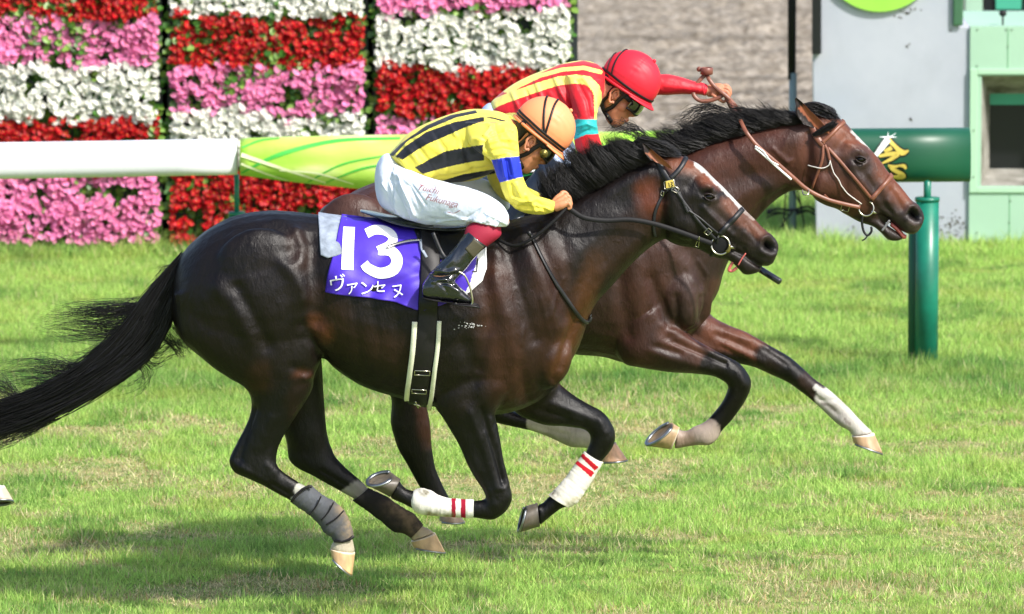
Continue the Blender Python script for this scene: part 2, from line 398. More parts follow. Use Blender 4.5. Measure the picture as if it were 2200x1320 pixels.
# dirt track behind the flowers: raked furrows and clods are real relief, trough shade is tinted on
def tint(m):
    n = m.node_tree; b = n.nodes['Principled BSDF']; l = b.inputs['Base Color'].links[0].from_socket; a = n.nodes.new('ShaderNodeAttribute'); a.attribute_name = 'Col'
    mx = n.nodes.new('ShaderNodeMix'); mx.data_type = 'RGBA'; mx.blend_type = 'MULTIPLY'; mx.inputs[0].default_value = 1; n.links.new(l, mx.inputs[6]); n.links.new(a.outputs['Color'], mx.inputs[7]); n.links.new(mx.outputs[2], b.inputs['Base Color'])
def dirt_track():
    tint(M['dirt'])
    y0, y1 = 15.6, 34.0; nx, ny = 520, 760
    xs = np.linspace(-9, 14, nx); ys = y0+(y1-y0)*np.linspace(0, 1, ny)
    X, Y = np.meshgrid(xs, ys); q = np.stack([X.ravel(), Y.ravel(), 0*X.ravel()], 1)
    wob = lapl_noise(q*np.array((0.35, 1, 1)), 0.8, 3)*0.25
    z = 0.075*np.abs(np.sin((q[:, 1]+wob)*np.pi/1.3))**.7*(0.6+0.5*lapl_noise(q*np.array((0.1, 1, 1)), 0.7, 9))+0.02*np.sin((q[:, 1]+wob*.5)*2*np.pi/.42)
    cl = lapl_noise(q*np.array((0.75, 1, 1)), 5.5, 5, 3); z += 0.10*np.clip(cl, 0, 1)**1.1+0.035*lapl_noise(q*np.array((1, .8, 1)), 13, 6, 3)
    z -= 0.05*np.clip(np.sin((q[:, 1]+wob)*2*np.pi/4.6), 0.86, 1)-0.05*0.86
    V = q.copy(); V[:, 2] = (z+0.05)*sst(y0, y0+.5, q[:, 1])-.012*(q[:, 1] < y0+.02)
    i = np.arange(nx*ny).reshape(ny, nx)
    idx = np.stack([i[:-1, :-1], i[:-1, 1:], i[1:, 1:], i[1:, :-1]], -1).reshape(-1)
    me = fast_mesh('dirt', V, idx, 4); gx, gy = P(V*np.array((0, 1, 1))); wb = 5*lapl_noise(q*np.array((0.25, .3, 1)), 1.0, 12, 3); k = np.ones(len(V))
    for c0, w0, a0 in ((22, 4, .12), (52, 3, .25), (84, 7, .38), (112, 3, .15), (150, 3, .3), (169, 4, .4), (197, 6, .42), (222, 3, .2), (246, 4, .3), (270, 3, .2)): k -= a0*np.exp(-((gy+wb-c0)/w0)**2)  # shade of the furrow troughs painted as dark lines in vertex colour
    k += .12*np.exp(-((gy+wb-160)/5)**2)+.14*np.exp(-((gy+wb-182)/6)**2)+.08*lapl_noise(q*np.array((.5, 1, 1)), 9, 15, 2); setcol(me, np.repeat(k[:, None].clip(.3, 1.2), 3, 1))  # two ridge crests painted lighter as if lit, plus random soil tone
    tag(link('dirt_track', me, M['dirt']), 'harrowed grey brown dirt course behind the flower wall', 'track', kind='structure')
dirt_track()
# ------------------------------------------------------------------ grass blades
def gnoise(x, y, sx, sy, seed, o=2):
    return lapl_noise(np.stack([x*sx, y*sy, np.zeros_like(x)], 1), 1.0, seed, o)
def grass(name, x0, x1, y0, y1, dens, hmin, hmax, label, seed, half=None, ww=1.0, lushband=False):
    rng = np.random.default_rng(seed); n = int((x1-x0)*(y1-y0)*dens)
    x = rng.uniform(x0, x1, n); y = rng.uniform(y0, y1, n)
    if half: k = (np.abs(x) < 0.0667*(y+30)*1.13+0.15) & (y > -.5) | (rng.random(n) < .22); x, y = x[k], y[k]; n = len(x)
    worn = gnoise(x, y, 0.9, 1.5, 3, 3); worn2 = gnoise(x, y, 4.2, 5.5, 8, 3)
    wz = sst(7.4, 6.0, y)*(0.6+0.4*sst(-0.5, 1.5, y)); wv = np.clip((worn*0.9+worn2*1.7+0.12)*2.0, 0, 1)*wz
    k = rng.random(n) > wv*0.35; x, y, wv = x[k], y[k], wv[k]; n = len(x)
    lush = np.clip(0.5+gnoise(x, y, 2.2, 3.0, 21, 2)*0.7+gnoise(x, y, 7, 9, 22, 2)*0.5, 0, 1)
    band = np.exp(-((y-7.3-0.5*gnoise(x, y*0, 1.1, 1, 40))/0.75)**2) if lushband else 0*x
    h = (hmin+(hmax-hmin)*rng.random(n)**1.7)*(0.45+1.0*lush)*(1+.5*np.clip(gnoise(x, y, 14, 16, 44, 2), -1, 1))*(1-0.4*wv)*(1+0.55*band)
    a = rng.uniform(0, 2*np.pi, n); w = rng.uniform(0.0014, 0.0034, n)*ww
    ln = rng.normal(0.0, 0.8, n)*h; la = rng.uniform(0, 2*np.pi, n)
    lie = rng.random(n) < (0.14+0.45*wv); ln = np.where(lie, rng.uniform(0.9, 1.7, n)*h, ln); h = np.where(lie, h*0.3, h)
    V = np.zeros((n, 3, 3)); cx, sx = np.cos(a)*w, np.sin(a)*w
    V[:, 0, 0] = x+cx; V[:, 0, 1] = y+sx; V[:, 1, 0] = x-cx; V[:, 1, 1] = y-sx; V[:, 2, 0] = x+ln*np.cos(la); V[:, 2, 1] = y+ln*np.sin(la); V[:, 2, 2] = h
    me = fast_mesh(name, V.reshape(-1, 3), np.arange(n*3), 3)
    g1, g2, g3, st, br = lin((160, 204, 98)), lin((206, 228, 134)), lin((96, 146, 72)), lin((228, 216, 170)), lin((186, 160, 112))
    r = rng.random(n)[:, None]**1.3; c = g1*(1-r)+g2*r
    dk = sst(-0.05, 0.55, gnoise(x, y, 2.4, 3.4, 31, 3)+0.5*gnoise(x, y, 11, 13, 33, 2))*0.7; dk = np.clip(dk+0.55*band, 0, 0.9)[:, None]; c = c*(1-dk)+g3*dk
    yl = sst(0.0, 0.6, gnoise(x, y, 3.1, 4.4, 37, 3))[:, None]*0.5; c = c*(1-yl)+lin((190, 200, 104))*yl
    s = rng.random(n) < np.clip(0.04+0.80*wv, 0, 0.8); c[s] = st*(0.7+0.4*rng.random((s.sum(), 1)))
    s2 = rng.random(n) < 0.16*wv+0.012; c[s2] = br*(0.8+0.4*rng.random((s2.sum(), 1)))
    c = (c*rng.uniform(0.55, 1.3, (n, 1))).clip(0, 1)
    setcol(me, np.repeat(c, 3, 0))
    m = M.get('grass')
    if m is None: m = M['grass'] = mat('grass_blade', attr='Col', rough=0.6, spec=0.2, trans=0.45)
    return tag(link(name, me, m, smooth=False), label, 'grass', kind='stuff')
grass('grass', -6.5, 6.5, -2.0, 13.2, 10500, 0.018, 0.055, 'short green racecourse turf with straw coloured worn spots', 11, half=True, lushband=True)
grass('rough_grass', -6.0, 6.5, 12.6, 13.3, 6500, 0.04, 0.11, 'slightly longer grass fringe along the foot of the flower wall', 12, ww=1.6)
grass('verge_grass', 1.2, 4.0, 13.3, 15.7, 6000, 0.05, 0.13, 'dark green grass verge beside the grey concrete block', 13, ww=1.6)
# ------------------------------------------------------------------ flower wall
M['petal'] = mat('petal', attr='Col', rough=0.5, spec=0.3, trans=0.35)
M['leaf'] = mat('leaf', attr='Col', rough=0.4, spec=0.45, trans=0.2)
M['frame'] = mat('dark_frame', L(34, 40, 44), rough=0.5)
PINK, RED, WHITE = (246, 140, 196), (190, 16, 32), (242, 242, 234)
YW = float(G(600, 540)[1])
def flower_patch(x0, x1, z0, z1, col, seed):
    """one planted band of begonias: blossoms and leaves standing off a bumpy cushion"""
    rng = np.random.default_rng(seed)
    def bulge(x, z): return YW-0.06-0.05*gnoise(x, z, 4.5, 5, seed+50, 2)
    area = (x1-x0)*(z1-z0); n = int(area*2900)
    x = rng.uniform(x0, x1, n); z = rng.uniform(z0, z1, n)
    z += 0.05*gnoise(x, z*0, 3.2, 1, seed)+0.03*gnoise(x, z*0, 11, 1, seed+3)+rng.normal(0, 0.012, n)
    k = gnoise(x, z, 9, 9, seed+7, 2) > -0.45; x, z = x[k], z[k]; n = len(x)
    y = bulge(x, z)-rng.uniform(0.0, 0.05, n)
    nd = np.stack([rng.normal(0.25, 0.4, n), -np.ones(n), rng.normal(0.5, 0.4, n)], 1); nd /= np.linalg.norm(nd, axis=1)[:, None]
    t = np.cross(nd, np.array((0, 0, 1.0))); t /= np.linalg.norm(t, axis=1)[:, None]; b = np.cross(nd, t)
    rot = rng.uniform(0, 2*np.pi, n); V = []; I = []; base = 0; C = []
    bc = lin(col); c = bc*(rng.uniform(0.72, 1.12, (n, 1)))
    if col == RED: c = c*np.array((1, 1, 1))*rng.uniform(.75, 1.25, (n, 1))+np.array((0.02, 0.008, 0.0))*rng.random((n, 1))
    if col == PINK:
        mix = rng.random((n, 1))**2; c = c*(1-mix*0.5)+lin((250, 170, 205))*mix*0.5
    O = np.stack([x, y, z], 1); sz = rng.uniform(0.014, 0.025, n)
    prof = [(0.0, 0.0, 0), (0.42, 0.42, .12), (0.95, 0.30, .28), (1.12, 0, .3), (0.95, -0.30, .28), (0.42, -0.42, .12)]
    for q in range(4):
        a = rot+q*np.pi/2; sc = sz*(1.0 if q % 2 == 0 else 0.72)
        u = t*np.cos(a)[:, None]+b*np.sin(a)[:, None]; v = np.cross(nd, u)
        pv = np.stack([O+sc[:, None]*(u*p0+v*p1*1.35+nd*p2*1.3) for p0, p1, p2 in prof], 1)
        V.append(pv.reshape(-1, 3)); i = base+np.arange(n)*6
        I.append(np.stack([i, i+1, i+2, i, i+2, i+3, i, i+3, i+4, i, i+4, i+5], 1).ravel()); base += n*6
        C.append(np.repeat(c*rng.uniform(0.85, 1.1, (n, 1)), 6, 0))
    # yellow heart
    V.append(np.stack([O+nd*0.006+0.0032*(t*math.cos(k_)+b*math.sin(k_)) for k_ in (0, 2.1, 4.2)], 1).reshape(-1, 3)); i = base+np.arange(n)*3
    I.append(np.stack([i, i+1, i+2], 1).ravel()); C.append(np.repeat(lin((225, 190, 60))[None], n*3, 0))
    me = fast_mesh('blossoms', np.concatenate(V), np.concatenate(I), 3); setcol(me, np.concatenate(C).clip(0, 1))
    return me
def leaf_mesh(x0, x1, z0, z1, seed):
    rng = np.random.default_rng(seed); n = int((x1-x0)*(z1-z0)*2000)
    x = rng.uniform(x0, x1, n); z = rng.uniform(z0, z1, n); y = YW-0.02-0.05*gnoise(x, z, 4.5, 5, seed+50, 2)-rng.uniform(0, 0.055, n)
    nd = np.stack([rng.normal(0, 0.5, n), -np.ones(n), rng.normal(0.5, 0.5, n)], 1); nd /= np.linalg.norm(nd, axis=1)[:, None]
    t = np.cross(nd, np.array((0, 0, 1.0))); t /= np.linalg.norm(t, axis=1)[:, None]; b = np.cross(nd, t); a = rng.uniform(0, 6.28, n)
    u = t*np.cos(a)[:, None]+b*np.sin(a)[:, None]; v = np.cross(nd, u); O = np.stack([x, y, z], 1); s = rng.uniform(0.02, 0.042, n)[:, None]
    pr = [(0, 0, 0), (.5, .55, .1), (1.1, .4, .05), (1.4, 0, -.1), (1.1, -.4, .05), (.5, -.55, .1)]
    V = np.stack([O+s*(u*p0+v*p1+nd*p2) for p0, p1, p2 in pr], 1).reshape(-1, 3); i = np.arange(n)*6
    me = fast_mesh('leaves', V, np.stack([i, i+1, i+2, i, i+2, i+3, i, i+3, i+4, i, i+4, i+5], 1).ravel(), 3)
    c = np.where(rng.random((n, 1)) < 0.5, lin((62, 108, 36)), lin((120, 156, 66)))*rng.uniform(0.6, 1.2, (n, 1)); setcol(me, np.repeat(c, 6, 0))
    return me
def zat(py): return float(W(600, py, YW-0.1)[2])
def xat(px): return float(W(px, 300, YW-0.1)[0])
def flower_panel(px0, px1, rows, label, seed, bottom=532):
    x0, x1 = xat(px0), xat(px1)
    t = empty('flower_panel', ((x0+x1)/2, YW, 0), label, 'flower wall', 'flower wall panels behind the rail')
    zt = zat(rows[0][1])
    mb = MB(); box(mb, x0, x1, YW, YW+0.09, 0.10, zt-0.01)
    mb.build('planting_board', M['frame'], t, False)
    for s in (x0+0.015, x1-0.015):
        p = MB(); s = s+(-0.022 if s < (x0+x1)/2 else 0.022); box(p, s-0.028, s+0.028, YW-0.012, YW+0.06, 0, zt+0.02); bevel(p.build('frame_post', M['frame'], t, False), 0.003)
    link('foliage', leaf_mesh(x0, x1, zat(bottom), zt, seed), M['leaf'], t, False)
    for k, (col, a, b) in enumerate(rows):
        z1, z0 = zat(a), zat(b)
        o = link('blossom_row', flower_patch(x0+0.02, x1-0.02, z0, z1, col, seed+k*3+1), M['petal'], t, False)
        o['label'] = {PINK: 'pink begonia blossoms', RED: 'red begonia blossoms', WHITE: 'white begonia blossoms'}[col]
flower_panel(-520, -94, [(WHITE, -150, -30), (RED, -30, 90), (PINK, 90, 205), (WHITE, 205, 320), (RED, 320, 520)], 'flower panel with a red foot row, cut off beyond the left edge', 300)
flower_panel(-90, 347, [(WHITE, -190, -75), (RED, -75, 45), (PINK, 45, 142), (WHITE, 142, 258), (RED, 258, 372), (PINK, 372, 525)], 'flower panel with pink begonias in its bottom row above the grass', 100)
flower_panel(360, 788, [(PINK, -190, -90), (WHITE, -90, 35), (RED, 35, 145), (PINK, 145, 246), (WHITE, 246, 366), (RED, 366, 520)], 'flower panel with a red bottom row, behind the near jockey\'s back and rail cover', 150)
flower_panel(803, 1228, [(WHITE, -200, -90), (PINK, -90, 22), (WHITE, 22, 145), (RED, 145, 250), (PINK, 250, 365), (WHITE, 365, 520)], 'flower panel of white over red begonias ending beside the dirt track', 200)
# ------------------------------------------------------------------ rail
YR = float(G(1985, 765)[1])-0.18
M['rail_white'] = mat('rail_white', L(224, 227, 230), rough=0.3, spec=0.5, noise=0.03, nscale=3)
M['rail_green'] = mat('rail_dark_green', L(14, 78, 54), rough=0.42, spec=0.5, noise=0.12, nscale=3)
M['post_green'] = mat('post_green', L(18, 110, 88), rough=0.35, spec=0.5, noise=0.25, nscale=9, bump=0.1, bscale=40, bdist=0.002)
def cover_mat():
    m = bpy.data.materials.new('rail_cover'); m.use_nodes = True; n = m.node_tree; ns = n.nodes; b = ns['Principled BSDF']
    tc = ns.new('ShaderNodeTexCoord'); mp = ns.new('ShaderNodeMapping'); mp.inputs['Scale'].default_value = (0.9, 0.01, 3.2); mp.inputs['Rotation'].default_value = (0, 0.25, 0)
    n.links.new(tc.outputs['Object'], mp.inputs[0]); t = ns.new('ShaderNodeTexNoise'); t.inputs['Scale'].default_value = 1.6; t.inputs['Detail'].default_value = 2
    n.links.new(mp.outputs[0], t.inputs[0]); r = ns.new('ShaderNodeValToRGB'); n.links.new(t.outputs['Fac'], r.inputs[0])
    e = r.color_ramp.elements; e[0].position = 0.36; e[0].color = L(225, 236, 165); e[1].position = 0.6; e[1].color = L(150, 205, 60)
    e2 = e.new(0.46); e2.color = L(188, 220, 98)
    n.links.new(r.outputs[0], b.inputs['Base Color']); b.inputs['Roughness'].default_value = 0.5
    wv = ns.new('ShaderNodeTexNoise'); wv.inputs['Scale'].default_value = 14
    bp = ns.new('ShaderNodeBump'); bp.inputs['Strength'].default_value = 0.3; bp.inputs['Distance'].default_value = 0.01; n.links.new(tc.outputs['Object'], wv.inputs[0]); n.links.new(wv.outputs['Fac'], bp.inputs['Height']); n.links.new(bp.outputs[0], b.inputs['Normal'])
    return m
M['cover'] = cover_mat()
def rail_seg(mb, top, bot, depth, sub=1, p=2.6):
    """rounded bar whose silhouette follows the top/bottom pixel lines"""
    st = [(x, ty, x, by, depth) for (x, ty), (_, by) in zip(top, bot)]
    loft(mb, st, YR-0.02, sub, 36, p=p); return mb
rail = empty('running_rail', W(1100, 400, YR), 'white and dark green running rail on green posts crossing behind the horses', 'rail')
mb = MB(); rail_seg(mb, [(-1600, 331), (-500, 313), (0, 307), (510, 299)], [(-1600, 410), (-500, 392), (0, 384), (510, 375)], 0.095, 4, 3.2)
o = mb.build('white_section', M['rail_white'], rail)
mb = MB(); rail_seg(mb, [(1476, 281), (1600, 279), (1700, 278), (2083, 275)], [(1476, 394), (1600, 394), (1700, 393), (2083, 390)], 0.12, 3, 2.8)
o = mb.build('green_section', M['rail_green'], rail)
mb = MB(); rail_seg(mb, [(517, 298), (640, 294), (780, 291), (860, 290), (1100, 287), (1477, 281)], [(517, 376), (640, 392), (780, 406), (860, 408), (1100, 404), (1477, 400)], 0.128, 6, 2.5)
cov = mb.build('rail_cover', M['cover'], rail)
bv = BV([cov]); parts = []
for pts, w in (([(519, 371), (600, 333), (720, 304), (860, 298)], [3, 9, 7, 4]), ([(660, 392), (740, 352), (860, 330)], [2, 4, 2]), ([(690, 396), (780, 362), (870, 350)], [1, 5, 2]), ([(520, 318), (560, 303), (600, 298)], [4, 3, 2])):
    parts.append(stroke2d(pts, w))
M['print_green'] = mat('cover_green_line', L(70, 180, 70), rough=0.5); M['print_pale'] = mat('cover_pale_line', L(232, 238, 190), rough=0.5)
decal('printed_line', parts, bv, M['print_green'], cov, 0.003, YR)
parts = [stroke2d([(518, 333), (600, 360), (700, 392)], [9, 6, 3]), stroke2d([(518, 352), (570, 372), (620, 387)], [5, 4, 2]), stroke2d([(600, 366), (680, 372), (760, 395)], [2, 4, 2])]
decal('printed_line', parts, bv, M['print_pale'], cov, 0.0045, YR)
# gold brush character on the dark green section
bv = BV([o]); M['gold'] = mat('gold_paint', L(205, 182, 84), rough=0.45, noise=0.15, nscale=20); M['silver'] = mat('silver_paint', L(232, 240, 236), rough=0.4)
M['ink'] = mat('black_outline', L(10, 22, 18), rough=0.5)
CSH = 0
st = [([(1908, 300), (1894, 318), (1874, 342), (1862, 352)], [13, 12, 8, 3], 's'), ([(1908, 300), (1922, 314), (1938, 328), (1952, 324)], [9, 8, 13, 4], 'g'),
      ([(1900, 326), (1916, 318)], [7, 9], 'g'), ([(1888, 336), (1912, 331), (1928, 332), (1914, 342), (1893, 352)], [6, 9, 9, 8, 3], 'g'),
      ([(1880, 352), (1872, 366)], [3, 9], 'g'), ([(1910, 356), (1918, 364), (1930, 370), (1940, 378), (1926, 380), (1902, 376)], [4, 8, 9, 12, 8, 4], 'g'), ([(1930, 356), (1942, 357), (1946, 363)], [4, 8, 5], 'g'), ([(1908, 356), (1924, 358), (1934, 355)], [5, 6, 4], 'g')]
o['label'] = 'dark green rail section with gold brush writing'
decal('lettering_outline', [stroke2d(a, [q+7 for q in w]) for a, w, _ in st], bv, M['ink'], o, 0.002, YR)
decal('gold_lettering', [stroke2d(a, w) for a, w, k in st if k == 'g'], bv, M['gold'], o, 0.004, YR)
decal('silver_lettering', [stroke2d(a, w) for a, w, k in st if k == 's']+[stroke2d([(1890, 296), (1926, 296)], [0.5, 3, 0.5]), stroke2d([(1893, 308), (1925, 288)], [0.5, 2, 0.5]), stroke2d([(1908, 286), (1908, 312)], [0.5, 3, 0.5])], bv, M['silver'], o, 0.0055, YR)
def post(pxc, base_y, sleeve_top, rail_bot, w, stem_w):
    c = G(pxc, base_y); yb = float(c[1]); x = float(c[0]); zt = float(W(pxc, sleeve_top, yb)[2]); zr = float(W(pxc, rail_bot, yb)[2])
    mb = MB(); r = w/2/430
    tube(mb, [(x, yb, -0.1), (x, yb, zt)], r, 28, cap=True, up=(0, 1, 0), ck=0); tube(mb, [(x, yb, zt-0.012), (x, yb, zt+0.006)], r*1.06, 28, ck=0)
    s = mb.build('post_sleeve', M['post_green'], rail)
    mb = MB(); tube(mb, [(x-r*1.0, yb+0.05, -0.1), (x-r*1.0, yb+0.05, zt-0.05)], r*0.55, 20); mb.build('post_brace', M['rail_green'], rail)
    mb = MB(); tube(mb, [(x, yb, zt-0.02), (x, yb, zr)], stem_w/2/430, 16); mb.build('post_stem', M['post_green'], rail)
post(1990, 784, 427, 391, 50, 16)
post(510, 765, 458, 375, 34, 11)
# ------------------------------------------------------------------ grey block, booth, poles
M['concrete'] = ground_mat('painted_concrete', [L(166, 172, 184), L(158, 162, 172), L(176, 180, 190)], [1, 1.2, 0.7], rough=0.8, bump=0.15, bscale=30, bd=0.003)
M['stain'] = mat('mould_stain', L(96, 92, 84), rough=0.9)
M['mint'] = mat('mint_paint', L(158, 192, 168), rough=0.45, noise=0.05, nscale=2.0, bump=0.05, bscale=30)
M['old_conc'] = ground_mat('weathered_concrete', [L(138, 136, 128), L(100, 98, 86), L(160, 158, 150)], [1, 3, 8], bump=0.4, bscale=25, bd=0.01)
M['teal'] = mat('teal_panel', L(70, 165, 135), rough=0.4); M['lime'] = mat('lime_sign', L(150, 208, 78), rough=0.45, noise=0.06, nscale=5)
M['screen_dark'] = mat('dark_screen', L(26, 28, 30), rough=0.35)
YB = float(G(1900, 528)[1])
def X(px, y=None, py=300): return float(W(px, py, YB if y is None else y)[0])
def Z(py, y=None): return float(W(1900, py, YB if y is None else y)[2])
blk = empty('concrete_block', (X(1915), YB, 0), 'tall pale grey concrete block with a lime green disc at the finish line', 'monument')
mb = MB(); V = []
outl = [(1754, 534), (1747, 270), (1745, 116), (1763, 113), (1761, -160), (2062, -160), (2062, 57), (2090, 57), (2094, 534)]
f = [W(a, b, YB) for a, b in outl]; bk = [q+np.array((0, 0.9, 0)) for q in f]; n = len(f)
for q in f+bk: q[2] = max(q[2], -0.02) if q[2] < 0.05 else q[2]
bk = [q+np.array((0.07, 0, 0)) if q[0] < X(1800) else q for q in bk]; mb.add(f+bk, [tuple(range(n)), tuple(range(2*n-1, n-1, -1))]+[(i, i+n, (i+1) % n+n, (i+1) % n) for i in range(n)])
bevel(mb.build('block_body', M['concrete'], blk, False), 0.008)
mb = MB(); c = W(1890, -103, YB); r = 129/383.0
tube(mb, [c+np.array((0, 0.0, 0)), c-np.array((0, 0.03, 0))], r, 72, up=(0, 0, 1), ck=0); mb.build('round_sign', M['lime'], blk, False)
mb = MB(); box(mb, X(1743), X(1762), YB-0.05, YB-0.004, Z(115), Z(-160)); mb.build('black_board', M['screen_dark'], blk, False)
def blot(cx, cy, rx, ry, n, seed):
    rng = np.random.default_rng(seed); out = []
    for _ in range(n):
        x = cx+rng.normal()*rx; y = cy+rng.normal()*ry; r = rng.uniform(0.6, 2.3); a = np.linspace(0, 6.28, 8)[:-1]; rr = r*rng.uniform(.6, 1.3, 7)
        out.append((np.stack([x+np.cos(a)*rr*1.3, y+np.sin(a)*rr], 1), [tuple(range(7))]))
    return out
mb = MB()
for V2, Fc in blot(2050, 486, 22, 16, 70, 1)+blot(1930, 28, 26, 6, 26, 2)+blot(1950, 100, 2, 2, 4, 3)+blot(1958, 256, 3, 2, 4, 4)+blot(1890, 505, 70, 10, 30, 5)+blot(2040, 62, 3, 3, 4, 6):
    mb.add([W(min(max(a, 1758), 2086), b, YB-0.0025) for a, b in V2], Fc)
mb.build('mould_spots', M['stain'], blk, False)['kind'] = 'stuff'
mb = MB(); box(mb, X(2046, YB-.05), X(2068, YB-.05), YB-0.03, YB-0.01, Z(57, YB-.05), Z(-160)); bevel(mb.build('green_pillar', mat('pillar_green', L(60, 100, 72), rough=0.5, noise=0.2, nscale=4), blk, False), 0.02)
# mint booth with a recessed window
YM = YB-0.02
bt = empty('mint_booth', (X(2260), YM, 0), 'mint green booth with a deep concrete window recess at the right edge', 'booth')
x0, x1 = X(2083, YM), X(2520, YM); z1 = Z(57, YM); rx0, rx1 = X(2108, YM), X(2330, YM); rz0, rz1 = Z(400, YM), Z(163, YM)
mb = MB()
box(mb, x0, rx0, YM, YM+1.1, 0, z1); box(mb, rx1, x1, YM, YM+1.1, 0, z1)
box(mb, rx0, rx1, YM, YM+1.1, 0, rz0); box(mb, rx0, rx1, YM, YM+1.1, rz1, z1)
mb.build('booth_wall', M['mint'], bt, False)
mb = MB()
for (a, b, c_, d) in ((x0, X(2099, YM), Z(414, YM), Z(148, YM)), (X(2340, YM), X(2354, YM), Z(414, YM), Z(148, YM)), (X(2099, YM), X(2340, YM), Z(414, YM), Z(402, YM)), (X(2099, YM), X(2340, YM), Z(160, YM), Z(148, YM))):
    box(mb, a, b, YM-0.012, YM-0.002, c_, d)
bevel(mb.build('window_surround', mat('mint_light', L(166, 202, 172), rough=0.5), bt, False), 0.003)
ix0, ix1, iz0, iz1 = X(2133, YM), X(2300, YM), Z(374, YM), Z(212, YM)
mb = MB(); yb = YM+0.30
fr = [(rx0, YM+0.003, rz0), (rx1, YM+0.003, rz0), (rx1, YM+0.003, rz1), (rx0, YM+0.003, rz1)]; bkk = [(ix0, yb, iz0), (ix1, yb, iz0), (ix1, yb, iz1), (ix0, yb, iz1)]
mb.add(fr+bkk, [(0, 1, 5, 4), (1, 2, 6, 5), (2, 3, 7, 6), (3, 0, 4, 7)]); rc = mb.build('window_recess', M['old_conc'], bt, False)
mb = MB(); box(mb, ix0, ix1, yb, yb+0.03, Z(236, YM), iz1); mb.build('teal_panel', M['teal'], bt, False)
mb = MB(); box(mb, ix0, ix1, yb+0.01, yb+0.04, iz0, Z(236, YM)); mb.build('window_pane', M['screen_dark'], bt, False)
mb = MB()
M['joint'] = mat('joint_line', L(110, 165, 120), rough=0.7)
for px, za, zb in ((2170, 0.02, Z(416, YM)), (2350, 0.02, Z(416, YM)), (2164, Z(146, YM), z1-0.01), (2344, Z(146, YM), z1-0.01)):
    mb = MB(); box(mb, X(px, YM)-0.0022, X(px, YM)+0.0022, YM-0.0022, YM-0.0006, za, zb); mb.build('panel_joint', M['joint'], bt, False)
mb = MB(); tube(mb, [(X(2155, YM), YM+0.1, z1), (X(2155, YM), YM+0.1, Z(40, YM))], 0.006, 10); ell(mb, (X(2155, YM), YM+0.1, Z(32, YM)), (0.022, 0.022, 0.02)); mb.build('roof_lamp', M['black'], bt)
M['bolt'] = mat('bolt_rust', L(96, 110, 90), rough=.6)
for px, py in ((2098, 64), (2160, 64), (2172, 64), (2098, 142), (2164, 100), (2092, 280), (2092, 380), (2172, 432), (2170, 478), (2100, 500)):
    mb = MB(); tube(mb, [(X(px, YM), YM-.0005, Z(py, YM)), (X(px, YM), YM-.016 if 2084 < px < 2096 else YM-.005, Z(py, YM))], .0045, 10, up=(0, 0, 1), ck=.2); mb.build('bolt', M['bolt'], bt)
# boards further back, over the booth
YK = YB+4.2
kb = empty('results_board', (X(2180, YK), YK, 0), 'dark framed teal screen board standing behind the mint booth', 'board')
mb = MB(); box(mb, X(2112, YK), X(2420, YK), YK, YK+0.3, 0, Z(-170, YK)); mb.build('board_case', M['screen_dark'], kb, False)
mb = MB(); box(mb, X(2137, YK), X(2192, YK), YK-0.02, YK-0.003, Z(20, YK), Z(-150, YK)); box(mb, X(2200, YK), X(2260, YK), YK-0.02, YK-0.003, Z(20, YK), Z(-150, YK)); mb.build('teal_screen', M['teal'], kb, False)
mb = MB(); box(mb, X(2072, YK), X(2108, YK), YK-0.05, YK+0.2, 0, Z(-170, YK)); mb.build('board_leg', M['mint'], kb, False)
mb = MB(); box(mb, X(2072, YK), X(2440, YK), YK-0.2, YK-0.06, 0, Z(29, YK)); mb.build('plinth', M['old_conc'], kb, False)
# pole with cables
YP = float(G(1703, 517)[1])
pl = empty('camera_pole', (X(1703, YP), YP, 0), 'thin grey pole with black upper half and cables at its foot by the concrete block', 'pole')
xp = X(1703, YP, 300); mb = MB(); tube(mb, [(xp, YP, 0), (xp, YP, Z(158, YP))], 0.022, 20); mb.build('lower_tube', mat('grey_pole', L(120, 138, 145), rough=0.4, noise=0.1), pl)
mb = MB(); tube(mb, [(xp, YP, Z(158, YP)), (xp, YP, Z(-160, YP))], 0.017, 20); tube(mb, [(xp-0.022, YP-0.02, Z(170, YP)), (xp-0.026, YP-0.02, Z(-160, YP))], 0.008, 10); mb.build('upper_sleeve', M['black'], pl)
mb = MB()
for k in range(5):
    a = [(-55, 452), (-30, 446), (0, 450), (30, 444), (48, 452)]; pts = crom([W(1703+u, v+k*3+3*math.sin(k*2+i), YP-0.05+0.02*k) for i, (u, v) in enumerate(a)], 6); tube(mb, pts, 0.005, 6)
for a in ([(1690, 400), (1686, 440), (1682, 500)], [(1712, 400), (1722, 450), (1732, 505)], [(1675, 490), (1690, 470), (1703, 455)], [(1697, 392), (1712, 425), (1720, 440)]):
    tube(mb, crom([W(u, v, YP-0.06) for u, v in a], 6), 0.005, 6)
mb.build('cable', M['black'], pl)
# far rail at the top edge of the dirt
YF = float(G(1400, 2)[1]); mb = MB(); box(mb, -8, 14, YF, YF+0.1, 0.0, 0.12); o = mb.build('dirt_kerb', mat('ochre_kerb', L(190, 150, 60), rough=0.7), smooth=False)
tag(o, 'low ochre kerb along the far edge of the dirt course', 'kerb')
